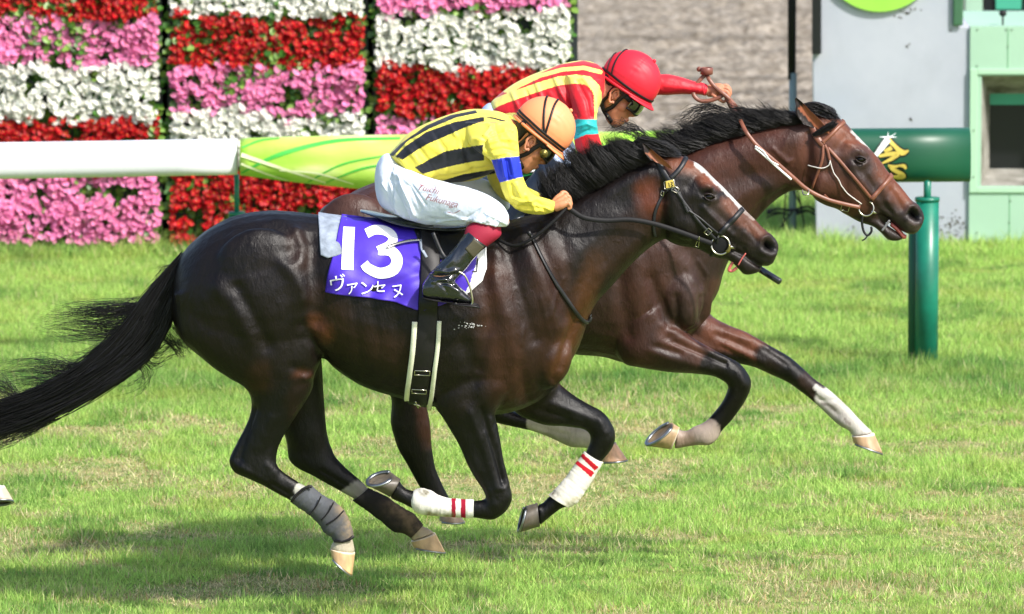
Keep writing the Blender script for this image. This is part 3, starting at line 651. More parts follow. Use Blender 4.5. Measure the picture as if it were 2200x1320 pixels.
# ------------------------------------------------------------------ horses
def paint(px, py, base, layers):
    C = np.repeat(lin(base)[None], len(px), 0)
    for pts, r0, r1, col, k in layers:
        if len(pts) > 2 and r0 is None: w = inpoly(px, py, pts).astype(float)*k
        else: w = (1-sst(r0, r1, dpoly(px, py, pts)))*k
        C = C*(1-w[:, None])+lin(col)*w[:, None]
    return C
def hoof(parent, label_cols, cor, sol, yc, wc, ws, tilt=0.0, mir=False):
    """cor=(heel px, toe px) of the coronet; sol=(heel px, toe px) of the bearing edge. tilt>0 shows the sole"""
    (ch, ct), (sh, stt) = cor, sol
    def ring(h, t, w, tl, sc=1.0, push=0.0):
        H = W(h[0], h[1], yc); T = W(t[0], t[1], yc); mid = (H+T)/2; a = (T-H)/2
        ph = np.linspace(0, 2*np.pi, 40, endpoint=False); ax = np.array((a[2], 0, -a[0])); ax /= np.linalg.norm(ax)+1e-9
        c0 = (W(ch[0], ch[1], yc)+W(ct[0], ct[1], yc))/2
        if ax@(mid-c0) < 0: ax = -ax
        cc, ss = np.cos(ph), np.sin(ph)
        ss2 = np.sign(ss)*np.abs(ss)**0.85; w_ = w*(1-0.18*np.clip(cc, 0, 1)**2)
        # sole axis tips toward the camera
        return mid+sc*(cc[:, None]*a+(w_*ss2)[:, None]*(np.array((0, 1, 0))*math.cos(tl)-ax*math.sin(tl)*1.0))+ax*push
    R = [ring(ch, ct, wc, 0, 0.86, 0.0), ring(ch, ct, wc, 0, 1.0, 0.0)]
    lp = lambda a, b, k: (a[0]+(b[0]-a[0])*k, a[1]+(b[1]-a[1])*k)
    for k in (0.12, 0.5, 0.9): R.append(ring(lp(ch, sh, k), lp(ct, stt, k), wc+(ws-wc)*k, tilt*k))
    R.append(ring(sh, stt, ws, tilt)); R.append(ring(sh, stt, ws, tilt, 0.86, -0.001)); R.append(ring(sh, stt, ws, tilt, 0.7, -0.008)); R.append(ring(sh, stt, ws, tilt, 0.3, -0.006))
    V = np.array(R); K = len(V); V = V.reshape(-1, 3); n = 40
    Fc = [(i*n+j, i*n+(j+1) % n, (i+1)*n+(j+1) % n, (i+1)*n+j) for i in range(K-1) for j in range(n)]
    Fc += [tuple(range(n))[::-1], tuple((K-1)*n+j for j in range(n))]
    mb = MB(); mb.add(V, Fc); me = mb.mesh('hoof')
    me.update(); bm = bmesh.new(); bm.from_mesh(me); bmesh.ops.recalc_face_normals(bm, faces=bm.faces); bm.to_mesh(me); bm.free()
    kk = np.repeat(np.arange(K), n); top, low, sole = label_cols
    C = np.where((kk < 2)[:, None], lin(top), lin(low)); C = np.where((kk >= 6)[:, None], lin(sole), C)
    nz = lapl_noise(V, 40, 3, 3)[:, None]; C = C*(1+0.35*nz); gt = np.clip(lapl_noise(V, 22, 9, 3)*1.6, 0, 1)[:, None]*(kk >= 3)[:, None]*(kk < 6)[:, None]*.6; C = C*(1-gt)+lin((96, 78, 58))*gt; C = C.clip(0, 1); setcol(me, C)
    h = link('hoof', me, M['hoof'], parent)
    # shoe: a horseshoe strip under the rim, open at the heel
    o_ = ring(sh, stt, ws, tilt, 1.03, 0.0); i_ = ring(sh, stt, ws, tilt, 0.8, 0.0); o2 = ring(sh, stt, ws, tilt, 1.02, 0.007); i2 = ring(sh, stt, ws, tilt, 0.82, 0.007)
    sel = [j % n for j in range(-16, 17)]
    V = np.concatenate([o_[sel], o2[sel], i2[sel], i_[sel]]); m = len(sel); Fc = []
    for j in range(m-1):
        for q in range(4): a = q*m+j; b = ((q+1) % 4)*m+j; Fc.append((a, a+1, b+1, b))
    Fc += [(0, m, 2*m, 3*m), (m-1, 4*m-1, 3*m-1, 2*m-1)]
    mb = MB(); mb.add(V, Fc); mb.build('horseshoe', M['shoe'], h)
    return h
def wrap(parent, st, yc, base, stripes=(), dirt=(), name='bandage', grow=0.004, label=None, wr=0.0025):
    mb = MB(); loft(mb, st, yc, 26, 96, grow=grow); me = mb.mesh('w')
    V = getco(me); px, py = P(V); C = np.repeat(lin(base)[None], len(V), 0)
    for poly, col in stripes: C[inpoly(px, py, poly)] = lin(col)
    for pts, r, col, k in dirt:
        w = (np.exp(-(dpoly(px, py, pts)/r)**2)*k)*np.clip(0.7+0.9*lapl_noise(V, 60, 5, 3), 0, 1.3); w = np.clip(w, 0, 1)[:, None]; C = C*(1-w)+lin(col)*w
    # wrinkles of the wrapping, running round the limb
    a = np.array(st[0][:2]+st[0][2:4]); b = np.array(st[-1][:2]+st[-1][2:4]); ax = np.array(((b[0]+b[2])-(a[0]+a[2]), (b[1]+b[3])-(a[1]+a[3]))); ax = ax/np.linalg.norm(ax)
    t = px*ax[0]+py*ax[1]; N = getno(me); q = np.stack([t*0.14, V[:, 0]*6, V[:, 1]*12], 1)
    V = V+N*(lapl_noise(q, 1.0, 7, 2)*wr)[:, None]; me.vertices.foreach_set('co', V.astype(np.float32).ravel())
    setcol(me, C); o = link(name, me, M['bandage'], parent)
    if label: o['label'] = label
    return o
def strands(mb, n, fn, r0, ring=3, segs=14, rng=None, wav=0.01):
    """fn(rng) -> list of px,py,y guide points for one lock"""
    for _ in range(n):
        g = np.array(fn(rng), float); C = crom(g, max(2, int(segs/(len(g)-1)))); p = W(C[:, 0], C[:, 1], C[:, 2])
        k = np.linspace(0, 1, len(p)); f1, f2 = rng.uniform(2, 7, 2); q1, q2 = rng.uniform(0, 6.28, 2)
        p[:, 0] += wav*k*np.sin(f1*k*3+q1); p[:, 2] += wav*k*np.sin(f2*k*3+q2); p[:, 1] += wav*k*np.sin(f1*k*2+q2)
        rad = r0*rng.uniform(0.6, 1.3)*np.interp(k, [0, .1, .7, 1], [.6, 1, .8, .12]); tube(mb, p, rad, ring, cap=False)
def ear_mesh(mb, base1, base2, tip, yc, dy, w=0.03, open_=1):
    """cupped ear: base1/base2/tip px, leaning to yc+dy"""
    n = 12; m = 13; V = []
    for i in range(n+1):
        t = i/n; wd = (1-t)**0.55*(1+0.35*math.sin(math.pi*min(t*1.5, 1)))*1.0
        a = np.array(base1)*(1-t)+np.array(tip)*t; b = np.array(base2)*(1-t)+np.array(tip)*t
        c = (a+b)/2; hw = (b-a)/2*(wd/(1-t+1e-3) if t < 0.98 else 0.4)
        for k in range(m):
            s = -1+2*k/(m-1); q = c+hw*s; depth = w*(1-t)**0.6*(1-s*s)
            V.append(W(q[0], q[1], yc+dy+0.01*t)+np.array((0, depth*open_, 0)))
    V = np.array(V); Fc = [(i*m+k, i*m+k+1, (i+1)*m+k+1, (i+1)*m+k) for i in range(n) for k in range(m-1)]
    K = len(V); V2 = V+np.array((0, 0.0045, 0)); F2 = [tuple(q+K for q in reversed(f)) for f in Fc]
    E = [(i*m, (i+1)*m, (i+1)*m+K, i*m+K) for i in range(n)]+[((i+1)*m+m-1, i*m+m-1, i*m+m-1+K, (i+1)*m+m-1+K) for i in range(n)]
    mb.add(np.vstack([V, V2]), Fc+F2+E)
def make_body(spec, yc):
    mb = MB(); mirror_y[0] = yc
    for st, dy in spec['lofts']:
        loft(mb, [tuple(s[:5])+((s[5] if len(s) > 5 else 0)+dy,) for s in st], yc, 5, 30)
    for c, r in spec.get('balls', []):
        p = W(c[0], c[1], yc+c[2]); ell(mb, p, r)
    me = remesh(mb, 0.0058, 9)
    relief(me, [(s[0], s[1]*1.12, s[2]*1.05)+tuple(s[3:]) for s in spec['relief']], both=yc)
    V = getco(me); N = getno(me); V += N*(lapl_noise(V, 16, 5, 3)*.0022+lapl_noise(V, 5, 6, 2)*.003)[:, None]; me.vertices.foreach_set('co', V.astype(np.float32).ravel()); me.update()
    if 'relief_near' in spec: relief(me, spec['relief_near'])
    s = bpy.data.objects.new('t', me); COL.objects.link(s); md = s.modifiers.new('s', 'SMOOTH'); md.iterations = 2; md.factor = 0.5
    dg = bpy.context.evaluated_depsgraph_get(); dg.update(); out = bpy.data.meshes.new_from_object(s.evaluated_get(dg)); bpy.data.objects.remove(s); bpy.data.meshes.remove(me)
    V = getco(out); px, py = P(V); px = px+4.5*lapl_noise(V, 28, 31, 3)+3*lapl_noise(V, 90, 33, 2); py = py+4.5*lapl_noise(V, 28, 32, 3)+3*lapl_noise(V, 90, 34, 2); C = paint(px, py, spec['base'], spec['paint'])
    g_ = C.mean(1, keepdims=True); h_ = spec.get('hue', .3)*(g_ < .12); C = C*(1-h_)+g_*h_; C *= spec.get('dark', 1.0); C *= (1+0.2*lapl_noise(V*np.array((1, 1, 1.6)), 7, 4, 3))[:, None]; C = C.clip(0.002, 1)
    setcol(out, C); return out
BLK = (13, 11, 11)
YN = 0.0; YF_ = 1.05
# ---- near horse
N_tr = [(372, 600, 368, 680, .06), (381, 568, 382, 715, .13), (398, 537, 405, 745, .19), (438, 499, 460, 785, .245), (486, 471, 540, 812, .275), (540, 456, 610, 815, .285), (600, 453, 688, 768, .275),
        (686, 461, 722, 792, .265), (760, 470, 780, 829, .285), (850, 482, 869, 857, .295), (930, 488, 940, 874, .29), (1010, 482, 1010, 888, .27), (1080, 476, 1080, 890, .25),
        (1140, 462, 1140, 872, .225), (1190, 452, 1185, 838, .19), (1232, 480, 1213, 806, .15), (1258, 560, 1240, 750, .09)]
N_nk = [(1040, 500, 1180, 830, .16), (1120, 470, 1238, 760, .165), (1190, 449, 1272, 668, .14), (1240, 424, 1312, 618, .115), (1290, 398, 1348, 578, .098), (1340, 370, 1386, 541, .086), (1385, 346, 1420, 518, .078), (1425, 328, 1446, 508, .075)]
N_hd = [(1405, 335, 1425, 505, .07), (1442, 330, 1437, 519, .088), (1474, 340, 1460, 529, .094), (1505, 356, 1490, 533, .098), (1534, 384, 1515, 541, .092), (1563, 413, 1540, 549, .072), (1590, 441, 1566, 548, .056),
        (1612, 463, 1586, 546, .048), (1634, 485, 1608, 553, .048), (1653, 503, 1628, 563, .052), (1667, 517, 1645, 572, .046), (1673, 533, 1660, 566, .03)]
N_jw = [(1500, 500, 1490, 530, .05), (1540, 515, 1536, 553, .046), (1572, 520, 1566, 561, .042), (1596, 535, 1586, 578, .04), (1615, 550, 1600, 591, .04), (1631, 564, 1622, 588, .032), (1636, 576, 1634, 583, .012)]
N_nh = [(372, 630, 640, 560, .10), (385, 715, 685, 650, .125), (420, 756, 696, 715, .13), (455, 787, 695, 752, .12), (492, 812, 686, 780, .108), (526, 832, 674, 808, .092), (540, 862, 671, 836, .078), (535, 898, 648, 876, .064),
        (514, 943, 618, 922, .052), (498, 972, 600, 958, .045), (492, 992, 594, 986, .044), (503, 1014, 597, 1002, .042), (530, 1027, 612, 1016, .038), (562, 1043, 628, 1027, .033), (597, 1062, 645, 1038, .029), (630, 1080, 668, 1050, .028),
        (660, 1098, 694, 1072, .026), (688, 1122, 728, 1096, .03), (706, 1143, 748, 1122, .034), (718, 1160, 754, 1150, .032), (712, 1171, 759, 1168, .036), (709, 1180, 763, 1188, .042)]
N_fh = [(590, 740, 688, 740, .09), (585, 850, 694, 822, .08), (600, 905, 698, 880, .062), (614, 945, 703, 932, .053), (618, 972, 712, 964, .046), (622, 990, 722, 984, .043), (640, 1006, 740, 1002, .04), (668, 1020, 758, 1018, .036),
        (700, 1038, 772, 1030, .031), (732, 1056, 784, 1041, .028), (762, 1073, 795, 1054, .027), (792, 1094, 824, 1070, .027), (822, 1116, 857, 1091, .03), (850, 1136, 882, 1110, .033), (872, 1146, 902, 1127, .031), (882, 1156, 922, 1136, .036), (884, 1163, 934, 1145, .04)]
N_nf = [(955, 760, 1120, 770, .08), (935, 830, 1110, 825, .092), (933, 868, 1082, 858, .086), (948, 892, 1064, 888, .073), (966, 923, 1069, 916, .062), (986, 957, 1075, 948, .054), (1002, 995, 1081, 984, .048), (1022, 1030, 1090, 1022, .044),
        (1037, 1052, 1097, 1048, .046), (1043, 1064, 1101, 1074, .045), (1043, 1071, 1086, 1101, .043), (1036, 1074, 1062, 1117, .04), (1020, 1076, 1036, 1115, .034), (995, 1077, 1000, 1110, .028), (965, 1077, 967, 1106, .027), (935, 1072, 930, 1104, .03),
        (908, 1058, 906, 1103, .034), (890, 1056, 888, 1093, .033), (872, 1050, 866, 1082, .03), (860, 1036, 846, 1074, .034), (861, 1028, 838, 1069, .04)]
N_ff = [(1195, 790, 1090, 840, .09), (1200, 820, 1105, 884, .085), (1228, 846, 1160, 911, .068), (1256, 865, 1207, 916, .057), (1284, 881, 1238, 919, .048), (1306, 897, 1257, 923, .045), (1320, 924, 1268, 933, .045), (1321, 948, 1269, 947, .045),
        (1311, 970, 1263, 962, .04), (1296, 988, 1257, 977, .033), (1280, 1012, 1243, 993, .028), (1262, 1040, 1220, 1024, .028), (1246, 1064, 1200, 1047, .033), (1228, 1086, 1186, 1062, .034), (1208, 1092, 1177, 1070, .03), (1184, 1110, 1163, 1083, .03), (1160, 1130, 1155, 1082, .037)]
NEAR = dict(base=(26, 18, 16), dark=.5, hue=.06,
    lofts=[(N_tr, 0), (N_nk, 0), (N_hd, 0), (N_jw, 0), (N_nh, -.13), (N_fh, .13), (N_nf, -.135), (N_ff, .135)],
    balls=[((1060, 640, -.17), (.10, .05, .20)), ((1060, 640, .17), (.10, .05, .20)), ((1165, 760, -.1), (.12, .08, .14)), ((1165, 760, .1), (.12, .08, .14)), ((560, 610, -.2), (.2, .07, .22)), ((560, 610, .2), (.2, .07, .22)),
           ((1478, 478, -.062), (.075, .035, .07)), ((1478, 478, .062), (.075, .035, .07)), ((1515, 405, -.078), (.03, .018, .022)), ((1515, 405, .078), (.03, .018, .022)), ((1080, 770, -.17), (.11, .05, .13)), ((1080, 770, .17), (.11, .05, .13))],
    relief=[([(640, 500), (655, 530), (648, 562)], 13, .012), ([(595, 470), (628, 490), (648, 520)], 12, .007), ([(662, 520), (672, 590), (680, 690)], 22, -.022), ([(608, 565), (640, 600), (655, 640)], 15, .013), ([(625, 545)], 16, -.009),
        ([(470, 620), (510, 670), (540, 730)], 16, .010), ([(510, 620), (540, 670), (575, 745)], 14, -.011), ([(690, 715), (688, 745)], 18, .010), ([(650, 700), (672, 728), (680, 760)], 9, -.008), ([(655, 812), (668, 806)], 7, .010), ([(630, 790), (655, 800)], 10, -.008),
        ([(545, 880), (525, 940), (515, 985)], 8, -.010), ([(585, 900), (560, 960)], 12, .006), ([(500, 990), (530, 1015)], 9, .004), ([(575, 1000), (592, 1012)], 8, .006),
        ([(1085, 500), (1060, 580), (1040, 660)], 20, .006), ([(1120, 500), (1165, 610), (1195, 700)], 16, .013), ([(1150, 500), (1195, 600), (1220, 680)], 14, -.010), ([(1085, 520), (1120, 640), (1150, 730)], 14, -.012), ([(1040, 560), (1052, 680), (1030, 790)], 14, -.010),
        ([(1062, 600), (1095, 700), (1110, 780)], 18, .012), ([(1000, 740), (1022, 800), (1010, 860)], 16, -.012), ([(1190, 770)], 30, .012), ([(1240, 690), (1208, 760), (1190, 815)], 8, -.012), ([(1150, 860), (1185, 835), (1200, 800)], 8, .008), ([(1120, 790), (1130, 850)], 13, -.011),
        ([(1412, 530), (1340, 600), (1280, 690)], 9, -.012), ([(1370, 520), (1300, 590), (1240, 660)], 16, .008), ([(1400, 410), (1330, 440), (1250, 500)], 22, -.008), ([(1390, 370), (1310, 410)], 14, .008), ([(1300, 470), (1225, 560)], 24, .008),
        ([(1035, 880), (1056, 950), (1082, 1040)], 6, -.009), ([(1012, 890), (1038, 960), (1068, 1050)], 7, .006), ([(1052, 900), (1070, 960), (1090, 1040)], 6, .006), ([(985, 930), (1025, 1010)], 10, .005), ([(1052, 1062), (1062, 1085)], 9, .005),
        ([(1150, 880), (1220, 895)], 8, -.006), ([(1190, 870), (1270, 900)], 8, .006), ([(1290, 910), (1300, 940)], 12, .004),
        ([(1512, 446), (1545, 478), (1572, 505)], 6, .007), ([(1530, 450), (1562, 478)], 9, -.006), ([(1492, 440), (1500, 500)], 12, -.006), ([(1495, 378), (1480, 400)], 11, -.009), ([(1503, 388), (1520, 395), (1534, 410)], 6, .007), ([(1508, 428), (1525, 434), (1540, 428)], 5, .005), ([(1524, 419)], 7, -.004),
        ([(1441, 400), (1450, 470), (1440, 510)], 10, .005), ([(1425, 400), (1418, 480)], 8, -.008), ([(1580, 470), (1600, 500)], 10, .005), ([(1602, 480), (1625, 520)], 6, -.005), ([(1574, 538), (1600, 549), (1632, 572)], 4, -.011),
        ([(1637, 525), (1640, 512), (1652, 507), (1665, 512), (1671, 528)], 5, .008), ([(1640, 540), (1655, 548), (1664, 545)], 5, .006), ([(1647, 526), (1659, 531)], 8, -.026), ([(1655, 528)], 10, -.014), ([(1600, 500), (1625, 525), (1640, 545)], 3.5, .003), ([(1585, 492), (1578, 515), (1590, 535)], 3.5, .003), ([(1575, 525), (1590, 530), (1600, 540)], 3.5, -.004), ([(1580, 520), (1600, 528)], 3.5, -.003), ([(1560, 440), (1575, 465), (1570, 490)], 3.5, .0025), ([(1500, 420), (1490, 450), (1500, 480)], 3.5, .0025), ([(585, 1040), (620, 1062)], 4, -.005), ([(520, 1004), (570, 1036)], 5, .003), ([(690, 1012), (750, 1048)], 4, -.004), ([(1060, 910), (1066, 960), (1080, 1030)], 3.5, -.005), ([(1042, 930), (1062, 1000), (1078, 1050)], 4, .004), ([(1285, 900), (1300, 930)], 5, .004), ([(1180, 880), (1250, 905)], 4, .004), ([(1110, 620), (1130, 690), (1120, 740)], 4, .003), ([(1160, 640), (1180, 720)], 4, .003), ([(1210, 600), (1180, 680)], 5, .003),
        ([(1602, 548), (1640, 562)], 5, .004), ([(720, 560), (740, 700)], 30, .004), ([(800, 640), (820, 800)], 9, -.003), ([(760, 640), (775, 790)], 9, -.003), ([(850, 690), (860, 830)], 9, -.003)],
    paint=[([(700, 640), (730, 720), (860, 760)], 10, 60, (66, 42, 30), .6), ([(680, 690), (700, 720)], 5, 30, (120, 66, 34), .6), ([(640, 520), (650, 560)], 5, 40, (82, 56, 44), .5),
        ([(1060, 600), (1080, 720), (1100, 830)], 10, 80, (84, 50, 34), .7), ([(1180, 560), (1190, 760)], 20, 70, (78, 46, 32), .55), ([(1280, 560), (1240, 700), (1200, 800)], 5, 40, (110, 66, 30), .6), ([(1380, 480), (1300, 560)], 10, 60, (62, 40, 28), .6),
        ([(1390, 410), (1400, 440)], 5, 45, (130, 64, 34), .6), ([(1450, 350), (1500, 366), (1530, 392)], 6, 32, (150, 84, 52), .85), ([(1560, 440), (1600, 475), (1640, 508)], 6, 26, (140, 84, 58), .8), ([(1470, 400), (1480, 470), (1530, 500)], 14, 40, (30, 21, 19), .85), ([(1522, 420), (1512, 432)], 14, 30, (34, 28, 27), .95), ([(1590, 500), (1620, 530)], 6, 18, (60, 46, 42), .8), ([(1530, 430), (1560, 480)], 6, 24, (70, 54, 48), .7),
        ([(1655, 530), (1640, 560), (1600, 560)], 18, 42, (52, 44, 43), .9), ([(1610, 580), (1570, 555)], 12, 30, (44, 36, 34), .9), ([(1648, 527), (1658, 531)], 8, 12, (10, 5, 5), 1),
        ([(1497, 352), (1522, 372), (1540, 389), (1568, 416), (1604, 452)], 6, 10, (235, 232, 226), 1), ([(1606, 456), (1620, 468)], 3, 7, (225, 215, 205), .9), ([(1600, 455), (1630, 500)], 4, 20, (146, 84, 56), .4),
        ([(650, 815), (620, 900)], 5, 34, (120, 66, 38), .6), ([(560, 800), (545, 860)], 5, 40, (70, 42, 24), .6),
        ([(560, 905), (530, 960), (520, 1000), (600, 1030), (650, 1060), (720, 1120), (740, 1160)], 50, 75, BLK, .95), ([(650, 880), (660, 960), (680, 1000), (760, 1050), (850, 1110)], 62, 80, BLK, .9),
        ([(1030, 930), (1060, 1010), (1075, 1080), (960, 1090), (860, 1060)], 40, 66, BLK, .9), ([(1250, 890), (1290, 910), (1300, 960), (1210, 1080), (1160, 1110)], 40, 66, BLK, .95),
        ([(645, 1052), (650, 1066), (640, 1078)], 12, 15, (220, 220, 205), .95), ([(752, 1066), (772, 1052)], 18, 24, (200, 196, 185), .8), ([(705, 1150), (780, 1190)], 8, 90, (0, 0, 0), 0), ([(735, 1172), (738, 1184)], 26, 30, (226, 214, 188), 1), ([(905, 1135), (912, 1150)], 24, 29, (220, 200, 170), 1)])
# ---- far horse
F_tr = [(674, 500, 672, 600, .08), (690, 450, 700, 690, .17), (727, 430, 750, 740, .235), (784, 399, 820, 757, .275), (850, 380, 900, 742, .28), (930, 378, 980, 722, .265), (1020, 390, 1050, 745, .28), (1110, 394, 1140, 760, .29), (1190, 388, 1235, 761, .28),
        (1260, 380, 1300, 767, .265), (1330, 372, 1350, 780, .245), (1400, 378, 1420, 765, .215), (1460, 405, 1462, 735, .18), (1508, 450, 1498, 706, .14), (1538, 530, 1526, 676, .08)]
F_nk = [(1310, 400, 1450, 700, .16), (1370, 370, 1530, 650, .165), (1420, 352, 1556, 580, .14), (1470, 330, 1585, 525, .118), (1525, 308, 1628, 470, .098), (1590, 288, 1662, 436, .086), (1655, 268, 1694, 414, .078), (1712, 252, 1726, 410, .075), (1745, 248, 1755, 424, .075)]
F_hd = [(1730, 250, 1738, 404, .07), (1765, 240, 1748, 424, .088), (1808, 256, 1770, 440, .094), (1838, 287, 1800, 450, .098), (1866, 316, 1830, 466, .09), (1891, 345, 1856, 474, .072), (1918, 380, 1880, 474, .056), (1940, 405, 1898, 474, .048), (1957, 428, 1920, 484, .048), (1974, 443, 1944, 500, .052), (1983, 458, 1962, 503, .044), (1986, 470, 1974, 494, .028)]
F_jw = [(1815, 420, 1808, 456, .052), (1850, 440, 1846, 477, .046), (1878, 462, 1875, 486, .038), (1898, 478, 1893, 500, .035), (1914, 490, 1906, 515, .035), (1932, 502, 1926, 518, .028), (1941, 509, 1940, 514, .012)]
F_nf = [(1440, 640, 1310, 720, .09), (1448, 680, 1335, 775, .095), (1462, 703, 1375, 790, .09), (1492, 728, 1432, 799, .078), (1530, 750, 1484, 803, .062), (1562, 766, 1528, 807, .05), (1588, 780, 1552, 818, .046), (1608, 804, 1563, 829, .046), (1614, 828, 1561, 842, .045), (1604, 858, 1552, 862, .04),
        (1588, 882, 1541, 878, .033), (1570, 906, 1529, 892, .028), (1550, 928, 1518, 903, .029), (1541, 944, 1505, 911, .033), (1524, 957, 1490, 917, .035), (1500, 957, 1477, 925, .03), (1472, 961, 1463, 925, .029), (1448, 966, 1455, 919, .036)]
F_ff = [(1500, 640, 1420, 720, .09), (1530, 678, 1462, 748, .088), (1565, 698, 1514, 765, .072), (1603, 714, 1572, 778, .06), (1650, 740, 1622, 789, .052), (1690, 763, 1660, 807, .045), (1724, 791, 1696, 824, .044), (1750, 815, 1728, 848, .035), (1784, 840, 1762, 876, .029), (1814, 867, 1792, 905, .03), (1836, 890, 1806, 916, .034), (1856, 911, 1824, 926, .031), (1876, 930, 1830, 936, .037)]
F_nh = [(690, 600, 850, 560, .10), (695, 690, 930, 650, .125), (740, 760, 940, 740, .11), (800, 810, 930, 800, .085), (838, 850, 918, 858, .064), (838, 905, 925, 920, .052), (846, 940, 927, 948, .046), (856, 968, 930, 972, .042), (876, 1002, 936, 1005, .034), (900, 1046, 953, 1046, .029), (922, 1080, 967, 1074, .028), (938, 1098, 975, 1090, .034), (944, 1108, 985, 1100, .036)]
F_fh = [(880, 640, 1000, 690, .10), (950, 760, 1060, 780, .09), (990, 850, 1072, 845, .066), (1012, 885, 1085, 868, .052), (1050, 904, 1098, 880, .04), (1100, 917, 1140, 896, .033), (1141, 926, 1170, 903, .031), (1182, 940, 1210, 908, .031), (1224, 959, 1248, 918, .035), (1258, 962, 1276, 930, .032), (1290, 972, 1318, 948, .037)]
